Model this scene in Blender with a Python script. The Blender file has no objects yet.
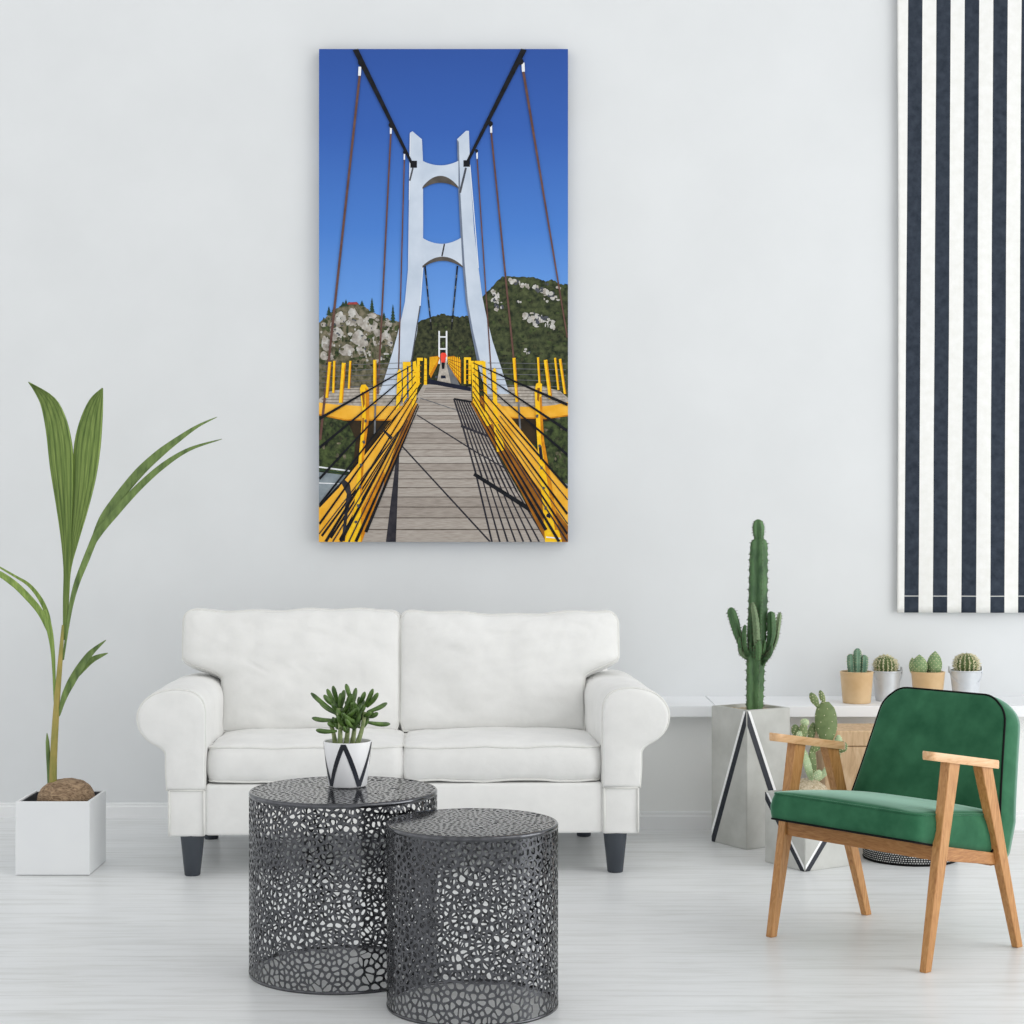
import bpy, bmesh, math, random
from mathutils import Vector, Matrix, noise
from mathutils.geometry import delaunay_2d_cdt
R = math.radians
SC = bpy.context.scene
COL = SC.collection
F, H = 1820.0, 1.22          # focal length in pixels, eye height


def at(px, py, Y):
    return Vector(((px - 512) / F * Y, Y, H - (py - 512) / F * Y))


# ------------------------------------------------------------------ materials
def srgb(r, g, b):
    def f(c):
        c /= 255.0
        return c / 12.92 if c <= .04045 else ((c + .055) / 1.055) ** 2.4
    return (f(r), f(g), f(b), 1)


class NT:
    def __init__(s, name):
        s.m = bpy.data.materials.new(name)
        s.m.use_nodes = True
        s.t = s.m.node_tree
        s.b = s.t.nodes['Principled BSDF']

    def n(s, typ, **kw):
        nd = s.t.nodes.new(typ)
        for k, v in kw.items():
            setattr(nd, k, v)
        return nd

    def l(s, a, b):
        s.t.links.new(a, b)

    def set(s, **kw):
        for k, v in kw.items():
            s.b.inputs[k.replace('_', ' ')].default_value = v

    def noise(s, scale=5, detail=3, rough=.5, stretch=(1, 1, 1), dist=0):
        tc = s.n('ShaderNodeTexCoord')
        mp = s.n('ShaderNodeMapping')
        mp.inputs['Scale'].default_value = stretch
        nz = s.n('ShaderNodeTexNoise')
        nz.inputs['Scale'].default_value = scale
        nz.inputs['Detail'].default_value = detail
        nz.inputs['Roughness'].default_value = rough
        nz.inputs['Distortion'].default_value = dist
        s.l(tc.outputs['Object'], mp.inputs['Vector'])
        s.l(mp.outputs['Vector'], nz.inputs['Vector'])
        return nz.outputs['Fac']

    def ramp(s, fac, stops, interp='LINEAR'):
        r = s.n('ShaderNodeValToRGB')
        r.color_ramp.interpolation = interp
        e = r.color_ramp.elements
        while len(e) < len(stops):
            e.new(.5)
        for el, (p, c) in zip(e, stops):
            el.position = p
            el.color = c
        s.l(fac, r.inputs['Fac'])
        return r.outputs['Color']

    def base(s, out):
        s.l(out, s.b.inputs['Base Color'])

    def bump(s, fac, strength=.2, dist=.01):
        b = s.n('ShaderNodeBump')
        b.inputs['Strength'].default_value = strength
        b.inputs['Distance'].default_value = dist
        s.l(fac, b.inputs['Height'])
        s.l(b.outputs['Normal'], s.b.inputs['Normal'])


def mat(name, c1, c2=None, scale=8, rough=.6, stretch=(1, 1, 1), bump=0, bdist=.004, detail=4, dist=0, lo=.3, hi=.7, **kw):
    t = NT(name)
    t.set(Roughness=rough, **kw)
    f = t.noise(scale, detail, .55, stretch, dist)
    t.base(t.ramp(f, [(lo, srgb(*c1)), (hi, srgb(*(c2 or c1)))]))
    if bump:
        t.bump(f, bump, bdist)
    return t.m


M = {}
M['wall'] = mat('wall_paint', (221, 223.5, 225), (225, 227.5, 229), 3, .85, bump=.03, Specular_IOR_Level=.2)
M['lower_wall'] = mat('lower_wall_brightened', (239, 241, 240), (243, 244, 243), 3, .85, Specular_IOR_Level=.2)  # wall colour lightened to offset the shade under the shelf
M['trim'] = mat('white_trim', (236, 238, 239), (240, 241, 242), 4, .5)
M['shelf'] = mat('shelf_lacquer', (238, 240, 243), (242, 244, 246), 4, .4)
# slipcover cotton
t = NT('slipcover')
t.set(Roughness=.9, Specular_IOR_Level=.15, Sheen_Weight=.15)
f1 = t.noise(9, 6, .6)
t.base(t.ramp(f1, [(.3, srgb(228, 228, 226)), (.7, srgb(237, 237, 235))]))
f2 = t.noise(7, 3, .5, (1, 1, 1), .3)
f3 = t.noise(420, 2)
mx = t.n('ShaderNodeMix', data_type='FLOAT')
mx.inputs['Factor'].default_value = .07
t.l(f2, mx.inputs['A']); t.l(f3, mx.inputs['B'])
t.bump(mx.outputs['Result'], .4, .014)
M['cotton'] = t.m
M['cotton_pipe'] = mat('slipcover_piping', (222, 222, 218), (230, 230, 226), 30, .9)
M['sofa_leg'] = mat('sofa_leg_paint', (52, 58, 66), (60, 66, 74), 10, .5)
# floor : white washed boards
t = NT('floor_boards')
t.set(Roughness=.32, Specular_IOR_Level=.35)
tc = t.n('ShaderNodeTexCoord')
br = t.n('ShaderNodeTexBrick', offset=.37, squash=1)
br.inputs['Scale'].default_value = 1
br.inputs['Mortar Size'].default_value = .0016
br.inputs['Mortar Smooth'].default_value = .5
br.inputs['Brick Width'].default_value = 60
br.inputs['Row Height'].default_value = .135
br.inputs['Color1'].default_value = srgb(231, 233, 234)
br.inputs['Color2'].default_value = srgb(236, 238, 239)
br.inputs['Mortar'].default_value = srgb(205, 206, 206)
t.l(tc.outputs['Object'], br.inputs['Vector'])
g = t.noise(5, 5, .65, (.6, 5.5, 1), .4)
gc = t.ramp(g, [(.3, srgb(226, 226, 223)), (.52, srgb(250, 250, 250)), (.75, srgb(255, 255, 255))])
mx = t.n('ShaderNodeMix', data_type='RGBA', blend_type='MULTIPLY')
mx.inputs['Factor'].default_value = .75
t.l(br.outputs['Color'], mx.inputs['A']); t.l(gc, mx.inputs['B'])
t.base(mx.outputs['Result'])
t.bump(g, .05, .002)
M['floor'] = t.m
# metal of the lace tables
M['lace'] = mat('blackened_steel', (78, 79, 82), (104, 105, 109), 60, .13, Metallic=1.0)
M['velvet'] = mat('green_velvet', (32, 86, 58), (56, 112, 80), 13, .8, detail=8, bump=.08, bdist=.003, Sheen_Weight=1.0, Sheen_Roughness=.3, Sheen_Tint=(.66, 1, .86, 1), Specular_IOR_Level=.2)
M['black_pipe'] = mat('black_piping', (8, 10, 10), (14, 16, 16), 30, .7, Specular_IOR_Level=.15)
t = NT('oak')
t.set(Roughness=.45)
g = t.noise(14, 5, .6, (7, 7, .9), 1.4)
t.base(t.ramp(g, [(.25, srgb(150, 98, 50)), (.5, srgb(186, 133, 78)), (.78, srgb(205, 157, 103))]))
t.bump(g, .08, .002)
M['oak'] = t.m
t = NT('oak_rail')
t.set(Roughness=.45)
g = t.noise(14, 5, .6, (1.2, 1.2, 8), 1.6)
t.base(t.ramp(g, [(.25, srgb(140, 88, 42)), (.5, srgb(172, 118, 66)), (.78, srgb(192, 142, 88))]))
M['oak_rail'] = t.m
t = NT('oak_arm')
t.set(Roughness=.35)
g = t.noise(14, 5, .6, (7, .9, 7), 1.0)
t.base(t.ramp(g, [(.25, srgb(196, 148, 100)), (.5, srgb(220, 176, 130)), (.78, srgb(232, 196, 155))]))
M['oak_arm'] = t.m
M['plastic_white'] = mat('white_planter', (229, 231, 233), (233, 235, 236), 6, .45)
M['planter_inside'] = mat('planter_liner', (52, 54, 60), (70, 72, 78), 10, .7)
M['soil'] = mat('potting_soil', (40, 30, 25), (84, 66, 50), 90, .95, bump=.6, bdist=.01)
M['gravel'] = mat('pale_grit', (160, 140, 105), (225, 212, 188), 120, .95, bump=.8, bdist=.01)
M['husk'] = mat('coconut_husk', (96, 72, 52), (194, 166, 134), 26, .9, (1, 2.5, 3.5), bump=.9, bdist=.012, detail=7, dist=2)
M['palm_leaf'] = mat('palm_leaf', (94, 124, 48), (152, 174, 90), 5, .5, (22, 22, .7), Subsurface_Weight=0)
M['palm_vein'] = mat('palm_leaf_vein', (74, 100, 36), (120, 146, 66), 5, .5, (22, 22, .7))
M['palm_dark'] = mat('palm_leaf_dark', (68, 92, 40), (124, 148, 80), 6, .5, (9, 9, 2))
M['palm_stem'] = mat('palm_stem', (112, 126, 54), (176, 154, 82), 9, .55, (3, 3, 1))
M['cactus'] = mat('cactus_skin', (34, 70, 36), (92, 130, 80), 30, .55, (1, 1, .35), detail=6)
M['cactus_old'] = mat('cactus_old_skin', (70, 98, 62), (140, 160, 122), 26, .6, (1, 1, .4))
M['thorn'] = mat('cactus_thorn', (44, 40, 30), (96, 84, 64), 60, .7)
M['spine'] = mat('pale_spines', (216, 206, 160), (240, 234, 206), 80, .8)
M['blue_cactus'] = mat('blue_cactus', (72, 112, 92), (122, 156, 128), 30, .55)
M['egg_cactus'] = mat('fuzzy_cactus', (96, 130, 84), (150, 170, 122), 60, .7)
M['globe'] = mat('globe_cactus', (72, 96, 52), (110, 130, 74), 30, .65)
M['opuntia'] = mat('opuntia_pad', (88, 108, 62), (122, 139, 90), 22, .6)
M['opuntia_pale'] = mat('opuntia_pad_pale', (150, 174, 128), (188, 206, 168), 26, .6)
M['jade'] = mat('jade_leaf', (30, 56, 24), (104, 136, 62), 40, .35)
M['jade_stem'] = mat('jade_stem', (92, 112, 62), (160, 172, 120), 60, .6)
M['ceramic'] = mat('ceramic_white', (236, 237, 239), (242, 243, 245), 8, .4)
M['navy'] = mat('navy_paint', (16, 20, 30), (28, 34, 48), 12, .45)
M['white_paint'] = mat('white_paint', (244, 245, 246), (250, 250, 250), 12, .6)
M['concrete'] = mat('concrete', (178, 179, 174), (206, 207, 203), 7, .85, detail=8, bump=.15, bdist=.004)
M['clay'] = mat('tan_glaze', (202, 168, 122), (220, 190, 148), 9, .4)
M['zinc'] = mat('zinc', (198, 203, 208), (224, 227, 231), 9, .4, Metallic=.2)
t = NT('pale_wood')
t.set(Roughness=.6)
g = t.noise(10, 6, .65, (3, 3, .55), 1.8)
t.base(t.ramp(g, [(.25, srgb(168, 134, 98)), (.5, srgb(202, 170, 132)), (.78, srgb(222, 194, 158))]))
M['pale_wood'] = t.m
# woven basket
t = NT('woven_pattern')
t.set(Roughness=.9)
ck = t.n('ShaderNodeTexBrick', offset=.5)
ck.inputs['Scale'].default_value = 1
ck.inputs['Brick Width'].default_value = .009
ck.inputs['Row Height'].default_value = .007
ck.inputs['Mortar Size'].default_value = .0022
ck.inputs['Color1'].default_value = srgb(236, 236, 232)
ck.inputs['Color2'].default_value = srgb(196, 198, 198)
ck.inputs['Mortar'].default_value = srgb(20, 22, 26)
uv = t.n('ShaderNodeUVMap')
t.l(uv.outputs['UV'], ck.inputs['Vector'])
t.base(ck.outputs['Color'])
M['woven'] = t.m
# striped fabric (object space: x along width from the cloth's own edge, z height)
t = NT('striped_cloth')
t.set(Roughness=.9, Specular_IOR_Level=.1)
tc = t.n('ShaderNodeTexCoord'); sp = t.n('ShaderNodeSeparateXYZ')
t.l(tc.outputs['Object'], sp.inputs['Vector'])
def mth(op, a, b=None, c=None):
    n = t.n('ShaderNodeMath', operation=op)
    for i, v in enumerate((a, b, c)):
        if v is None: continue
        if isinstance(v, (int, float)): n.inputs[i].default_value = v
        else: t.l(v, n.inputs[i])
    return n.outputs[0]
xs = mth('MULTIPLY_ADD', sp.outputs['Z'], -.0058, sp.outputs['X'])      # stripes run slightly off the edge
fr = mth('FRACT', mth('DIVIDE', mth('ADD', xs, .1128 - .0285), .1128))
dark = mth('LESS_THAN', fr, .508)
stitch = mth('COMPARE', sp.outputs['Z'], .066, .0016)
dark = mth('MULTIPLY', dark, mth('SUBTRACT', 1.0, mth('MULTIPLY', stitch, .75)))
nz = t.noise(30, 4, .6)
cd = t.ramp(nz, [(.3, srgb(44, 51, 61)), (.7, srgb(62, 69, 80))])
cl = t.ramp(nz, [(.3, srgb(234, 234, 230)), (.7, srgb(242, 242, 240))])
mx = t.n('ShaderNodeMix', data_type='RGBA')
t.l(dark, mx.inputs['Factor']); t.l(cl, mx.inputs['A']); t.l(cd, mx.inputs['B'])
t.base(mx.outputs['Result'])
t.bump(t.noise(12, 4, .6, (1, 1, .5)), .12, .01)
M['stripes'] = t.m
M['rod'] = mat('rod_metal', (200, 202, 205), (215, 217, 220), 10, .4)


# ------------------------------------------------------------------ builders
def basis(o):
    m = Matrix.Identity(4)
    while o is not None:
        m = o.matrix_basis @ m
        o = o.parent
    return m


def build(name, bm, mats, parent=None, smooth=True, world=True, solid=0, angle=None, subsurf=0):
    me = bpy.data.meshes.new(name)
    if parent is not None and world:
        bm.transform(basis(parent).inverted())
    bmesh.ops.recalc_face_normals(bm, faces=bm.faces[:])
    bm.to_mesh(me); bm.free()
    for m in (mats if isinstance(mats, (list, tuple)) else [mats]):
        me.materials.append(m)
    if smooth:
        me.polygons.foreach_set('use_smooth', [True] * len(me.polygons))
        if angle:
            me.set_sharp_from_angle(angle=R(angle))
    o = bpy.data.objects.new(name, me)
    COL.objects.link(o)
    if parent is not None:
        o.parent = parent
    if solid:
        md = o.modifiers.new('thickness', 'SOLIDIFY'); md.thickness = solid; md.offset = 0
    if subsurf:
        md = o.modifiers.new('smooth', 'SUBSURF'); md.levels = subsurf; md.render_levels = subsurf
    return o


def tag(o, label, cat, group=None):
    o['label'] = label; o['category'] = cat
    if group: o['group'] = group
    return o


def thing(name, label, cat, loc, rz=0, group=None):
    o = bpy.data.objects.new(name, None)
    o.empty_display_size = .05
    COL.objects.link(o)
    o.location = loc; o.rotation_euler = (0, 0, rz)
    return tag(o, label, cat, group)


def structure(name, bm, m, **kw):
    o = build(name, bm, m, **kw); o['kind'] = 'structure'
    return o


def box(bm, x0, x1, y0, y1, z0, z1, bev=0, seg=2, mi=0, mtx=None):
    r = bmesh.ops.create_cube(bm, size=1)
    vs = r['verts']
    for v in vs:
        v.co = Vector(((x0 + x1) / 2 + v.co.x * (x1 - x0), (y0 + y1) / 2 + v.co.y * (y1 - y0), (z0 + z1) / 2 + v.co.z * (z1 - z0)))
    es = list({e for v in vs for e in v.link_edges})
    fs = set()
    if bev:
        rr = bmesh.ops.bevel(bm, geom=es, offset=bev, segments=seg, affect='EDGES', profile=.5)
        vs = list({v for f in rr['faces'] for v in f.verts} | {v for v in vs if v.is_valid})
    fs = {f for v in vs for f in v.link_faces}
    for f in fs: f.material_index = mi
    if mtx is not None:
        bmesh.ops.transform(bm, matrix=mtx, verts=vs)
    return vs


def hexa(bm, lo, hi, bev=.002, seg=2):
    """a tapered bar between two quads (4 points each)"""
    vs = [bm.verts.new(p) for p in lo] + [bm.verts.new(p) for p in hi]
    fs = [bm.faces.new((vs[3], vs[2], vs[1], vs[0])), bm.faces.new(vs[4:])]
    for i in range(4):
        j = (i + 1) % 4
        fs.append(bm.faces.new((vs[i], vs[j], vs[4 + j], vs[4 + i])))
    if bev:
        bmesh.ops.bevel(bm, geom=list({e for f in fs for e in f.edges}), offset=bev, segments=seg, affect='EDGES', profile=.5)


def catmull(pts, n=6, closed=False):
    P = [Vector(p) for p in pts]
    out = []
    L = len(P)
    for i in range(L if closed else L - 1):
        if closed:
            a, b, c, d = P[i - 1], P[i], P[(i + 1) % L], P[(i + 2) % L]
        else:
            a, b, c, d = P[max(i - 1, 0)], P[i], P[i + 1], P[min(i + 2, L - 1)]
        for k in range(n):
            s = k / n
            out.append(.5 * ((2 * b) + (c - a) * s + (2 * a - 5 * b + 4 * c - d) * s * s + (3 * b - a - 3 * c + d) * s ** 3))
    if not closed:
        out.append(P[-1].copy())
    return out


def lerp(a, b, s):
    return a + (b - a) * s


def interp(vals, s):
    s = max(0, min(.99999, s)) * (len(vals) - 1)
    i = int(s)
    return lerp(vals[i], vals[i + 1], s - i)


def tube(bm, pts, rad, n=10, closed=False, mi=0, flat=1.0, shape=None, caps=True, up=None):
    """sweep; rad: number or list along; flat squashes across the second axis; shape(k/n) scales radius around"""
    P = [Vector(p) for p in pts]
    L = len(P)
    rings = []
    nrm = None
    for i in range(L):
        if closed: tg = P[(i + 1) % L] - P[i - 1]
        else: tg = P[min(i + 1, L - 1)] - P[max(i - 1, 0)]
        tg = tg.normalized() if tg.length > 1e-9 else Vector((0, 0, 1))
        if nrm is None:
            a = Vector(up) if up is not None else (Vector((0, -1, 0)) if abs(tg.y) < .9 else Vector((1, 0, 0)))
            nrm = (a - tg * a.dot(tg)).normalized()
        else:
            nrm = (nrm - tg * nrm.dot(tg)).normalized()
        bi = tg.cross(nrm)
        r = rad if isinstance(rad, (int, float)) else interp(rad, i / max(1, L - 1))
        ring = []
        for k in range(n):
            an = 2 * math.pi * k / n
            rr = r * (shape(k, n, i, L) if shape else 1)
            ring.append(bm.verts.new(P[i] + bi * (math.cos(an) * rr) + nrm * (math.sin(an) * rr * flat)))
        rings.append(ring)
    fs = []
    for i in range(L if closed else L - 1):
        A, B = rings[i], rings[(i + 1) % L]
        for k in range(n):
            fs.append(bm.faces.new((A[k], A[(k + 1) % n], B[(k + 1) % n], B[k])))
    if not closed and caps:
        for ring, rev in ((rings[0], True), (rings[-1], False)):
            c = sum((v.co for v in ring), Vector()) / n
            cv = bm.verts.new(c)
            for k in range(n):
                a, b = ring[k], ring[(k + 1) % n]
                fs.append(bm.faces.new((cv, b, a) if rev else (cv, a, b)))
    for f in fs: f.material_index = mi
    return rings


def lathe(bm, prof, cx=0, cy=0, n=40, mi=0, uv=False):
    """prof: list of (r, z)"""
    rings = []
    for r, z in prof:
        if r < 1e-6:
            rings.append([bm.verts.new((cx, cy, z))])
        else:
            rings.append([bm.verts.new((cx + r * math.cos(2 * math.pi * k / n), cy + r * math.sin(2 * math.pi * k / n), z)) for k in range(n)])
    lay = bm.loops.layers.uv.verify() if uv else None
    for i in range(len(prof) - 1):
        A, B = rings[i], rings[i + 1]
        for k in range(n):
            k2 = (k + 1) % n
            if len(A) == 1 and len(B) == 1: continue
            if len(A) == 1: f = bm.faces.new((A[0], B[k2], B[k]))
            elif len(B) == 1: f = bm.faces.new((A[k], A[k2], B[0]))
            else:
                f = bm.faces.new((A[k], A[k2], B[k2], B[k]))
                if uv:
                    for lp, (kk, z) in zip(f.loops, ((k, prof[i][1]), (k + 1, prof[i][1]), (k + 1, prof[i + 1][1]), (k, prof[i + 1][1]))):
                        lp[lay].uv = (kk / n * 2 * math.pi * max(prof[i][0], .01), z)
            f.material_index = mi


def ball(bm, c, rx, ry, rz, nu=12, nv=8, mi=0, rot=None):
    m = Matrix.Translation(c) @ (rot if rot is not None else Matrix.Identity(4)) @ Matrix.Diagonal((rx, ry, rz, 1))
    r = bmesh.ops.create_uvsphere(bm, u_segments=nu, v_segments=nv, radius=1, matrix=m)
    for f in {f for v in r['verts'] for f in v.link_faces}: f.material_index = mi
    return r['verts']


def spread(n):
    """-1..1 parameters, denser at both ends"""
    return [-math.cos(math.pi * i / n) * .55 + (2 * i / n - 1) * .45 for i in range(n + 1)]


def cushion(outline, e, bt, bb, mtx, nu=26, nv=26, side=4, puff=.008, wob=None, pw=.42, tuck=0):
    """boxed cushion: outline(u,v)->(x,y); half edge height e; crowns bt (top) and bb (bottom).
    Returns bm and the two seam loops (top, bottom), all through mtx."""
    bm = bmesh.new()
    U, V = spread(nu), spread(nv)

    def crown(u, v):
        return (max(0, 1 - abs(u) ** 2.6) * max(0, 1 - abs(v) ** 2.6)) ** pw

    def mk(u, v, sgn):
        x, y = outline(u, v)
        z = sgn * e + (bt if sgn > 0 else -bb) * crown(u, v)
        p = Vector((x, y, z))
        if wob: p += wob(u, v, sgn)
        return p
    top = [[bm.verts.new(mk(u, v, 1)) for u in U] for v in V]
    bot = [[bm.verts.new(mk(u, v, -1)) for u in U] for v in V]
    for g, rev in ((top, False), (bot, True)):
        for j in range(nv):
            for i in range(nu):
                q = (g[j][i], g[j][i + 1], g[j + 1][i + 1], g[j + 1][i])
                bm.faces.new(q[::-1] if rev else q)
    per = [(i, 0) for i in range(nu)] + [(nu, j) for j in range(nv)] + [(i, nv) for i in range(nu, 0, -1)] + [(0, j) for j in range(nv, 0, -1)]
    n = len(per)
    loopT = [top[j][i] for i, j in per]
    loopB = [bot[j][i] for i, j in per]
    prev = loopB
    for s in range(1, side + 1):
        k = s / side
        if s == side: cur = loopT
        else:
            cur = []
            for q in range(n):
                a, b = loopB[q].co, loopT[q].co
                tg = loopT[(q + 1) % n].co - loopT[q - 1].co
                out = Vector((tg.y, -tg.x, 0))
                out = out.normalized() if out.length > 1e-9 else Vector()
                cur.append(bm.verts.new(a.lerp(b, k) + out * puff * math.sin(math.pi * k)))
        for q in range(n):
            bm.faces.new((prev[q], prev[(q + 1) % n], cur[(q + 1) % n], cur[q]))
        prev = cur
    seamT = [mtx @ v.co for v in loopT]
    seamB = [mtx @ v.co for v in loopB]
    bm.transform(mtx)
    return bm, seamT, seamB


def piping(name, loop, r, m, parent):
    bm = bmesh.new()
    pts = [loop[0]]
    for p in loop[1:]:
        if (p - pts[-1]).length > r * .8: pts.append(p)
    tube(bm, pts, r, 6, closed=True)
    return build(name, bm, m, parent, world=False)


# ------------------------------------------------------------------ the setting
YW = 7.28
bm = bmesh.new(); box(bm, -4.5, 4.5, -2.5, YW + .12, -.1, 0); structure('floor', bm, M['floor'], smooth=False)
bm = bmesh.new(); box(bm, -4.5, 4.5, YW, YW + .12, 0, 4.2); structure('wall_back', bm, M['wall'], smooth=False)


def skirting(bm, x0, x1, y, h, d):
    prof = [(0, 0), (-d, 0), (-d, h * .72), (-d * .75, h * .82), (-d * .75, h * .95), (-d * .45, h), (0, h)]
    a = [bm.verts.new((x0, y + p[0], p[1])) for p in prof]
    b = [bm.verts.new((x1, y + p[0], p[1])) for p in prof]
    n = len(prof)
    for i in range(n):
        bm.faces.new((a[i], a[(i + 1) % n], b[(i + 1) % n], b[i]))
    bm.faces.new(a[::-1]); bm.faces.new(b)


bm = bmesh.new(); skirting(bm, -4.5, .3, YW, .058, .016); structure('baseboard_back', bm, M['trim'], smooth=False)
# boxed-in lower wall under the shelf
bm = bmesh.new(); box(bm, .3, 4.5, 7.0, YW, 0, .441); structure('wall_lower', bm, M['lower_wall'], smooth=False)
bm = bmesh.new(); skirting(bm, .3, 4.5, 7.0, .07, .018); structure('baseboard_lower', bm, M['trim'], smooth=False)
bm = bmesh.new(); box(bm, .575, .772, 6.905, YW, .442, .484, .002)
tag(build('wall_shelf', bm, M['shelf'], smooth=False), 'short white shelf board between the sofa arm and the tall concrete planter', 'shelf')
bm = bmesh.new(); box(bm, .776, 3.4, 6.905, YW, .442, .484, .002)
tag(build('wall_shelf', bm, M['shelf'], smooth=False), 'long white shelf board carrying four small potted cacti', 'shelf')


# ------------------------------------------------------------------ sofa
SO = thing('sofa', 'white slipcovered two-seat sofa with rolled arms below the bridge picture', 'sofa', (-.3595, 6.10, 0), R(2.3))
PX = 297.6
sx = lambda px: (px - 405) / PX
sz = lambda py: H - (py - 512) / PX
# slipcover base
bm = bmesh.new()
box(bm, -.668, .668, .004, .74, .138, .308, .012, 3)
build('base', bm, M['cotton'], SO, world=False, angle=60)
for s in (-1, 1):
    bm = bmesh.new()
    a, b = sorted((s * .664, s * .790))
    box(bm, a, b, 0, .78, .136, .296, .010, 3)
    build('skirt', bm, M['cotton'], SO, world=False, angle=60)
    bm = bmesh.new()
    for xx in (a + .006, b - .006):
        tube(bm, [(xx, -.001, .14), (xx + .001, -.003, .2), (xx, -.001, .29)], .0035, 6)
    tube(bm, [(a + .006, -.001, .291), (b - .006, -.001, .291)], .0035, 6)
    build('piping', bm, M['cotton_pipe'], bpy.data.objects[-1] if False else [o for o in SO.children if o.name.startswith('skirt')][-1], world=False)
# back frame
bm = bmesh.new()
box(bm, -.74, .74, .60, .79, .138, .70, .05, 5)
build('back_frame', bm, M['cotton'], SO, world=False, angle=60)
# arms
arm_px = [(207, 789), (207, 768), (207.5, 745), (207.5, 720), (207, 706), (203, 696.5), (195, 690.5), (183, 688), (170, 688.5), (157, 692), (147, 699),
          (141, 708.5), (139.8, 719), (143.5, 730.5), (152, 739.5), (161, 744.5), (167.5, 751), (168, 763), (168.5, 776), (169.5, 789)]
for s in (-1, 1):
    prof = catmull([(sx(x), 0, sz(y)) for x, y in arm_px], 3)
    prof = [Vector((p.x * (-s), 0, p.z)) for p in prof]
    cen = sum(prof, Vector()) / len(prof)
    cen = Vector((s * .735, 0, .45))
    bm = bmesh.new()
    rings = []
    TAP = .012 if s < 0 else .034
    for y, k in ((-.008, .90), (-.006, .95), (0, .985), (.010, 1.0), (.08, 1.006), (.2, .998), (.35, 1.008), (.5, 1.0), (.66, 1.0), (.72, .97)):
        ring = []
        for i, p in enumerate(prof):
            q = cen + (p - cen) * k
            nz = noise.noise(Vector((p.x * 9 + s * 5, y * 7, p.z * 9))) * .006 if y > 0 else 0
            if y > .005 and p.z < .47: nz += .004 * math.sin(p.z * 95 + p.x * 30) * max(0, 1 - abs(p.z - .43) / .06)
            q = q + (p - cen).normalized() * nz
            if p.z < .295: q.z = max(q.z, .294)
            ring.append(bm.verts.new((q.x - s * TAP * max(0, y) / .6 * (1 if abs(p.x) < abs(cen.x) else .3), y, q.z)))
        rings.append(ring)
    n = len(prof)
    for A, B in zip(rings, rings[1:]):
        for i in range(n):
            bm.faces.new((A[i], A[(i + 1) % n], B[(i + 1) % n], B[i]))
    for ring, y in ((rings[0], -.012), (rings[-1], .73)):
        # inner rings towards the centre line to close the panel
        inner = [bm.verts.new((lerp(cen.x, v.co.x, .55), y, lerp(v.co.z, cen.z, .35))) for v in ring]
        for i in range(n):
            bm.faces.new((ring[i], ring[(i + 1) % n], inner[(i + 1) % n], inner[i]))
        bm.faces.new(inner)
    arm = build('arm', bm, M['cotton'], SO, world=False)
    bm = bmesh.new()
    tube(bm, [(cen.x + (p.x - cen.x) * .99, .001, cen.z + (p.z - cen.z) * .99) for p in prof], .0035, 6)
    build('piping', bm, M['cotton_pipe'], arm, world=False)
# seat cushions
for s in (-1, 1):
    x0, x1 = (-.660, -.006) if s < 0 else (-.004, .662)
    cx, hw = (x0 + x1) / 2, (x1 - x0) / 2

    def outl(u, v, cx=cx, hw=hw):
        r = .05
        x, y = u * hw, v * .26
        dx, dy = abs(x) - (hw - r), abs(y) - (.26 - r)
        if dx > 0 and dy > 0:
            d = math.hypot(dx, dy)
            m = max(dx, dy) / d if d > 1e-9 else 1
            x = math.copysign(hw - r + dx * m, x); y = math.copysign(.26 - r + dy * m, y)
        return x, y

    def wob(u, v, sg, s=s):
        q = Vector((u * 2.2 + s * 7, v * 2.2, sg))
        return Vector((0, 0, noise.noise(q) * .006 + noise.noise(q * 3.1) * .003))
    mtx = Matrix.Translation((cx, .275, .368)) @ Matrix.Rotation(R(-1.0), 4, 'X')
    bm, T, B = cushion(outl, .056, .029, .004, mtx, puff=.012, wob=wob, nu=30)
    c = build('seat_cushion', bm, M['cotton'], SO, world=False)
    piping('piping', T, .0038, M['cotton_pipe'], c)
    piping('piping', B, .0038, M['cotton_pipe'], c)
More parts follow.
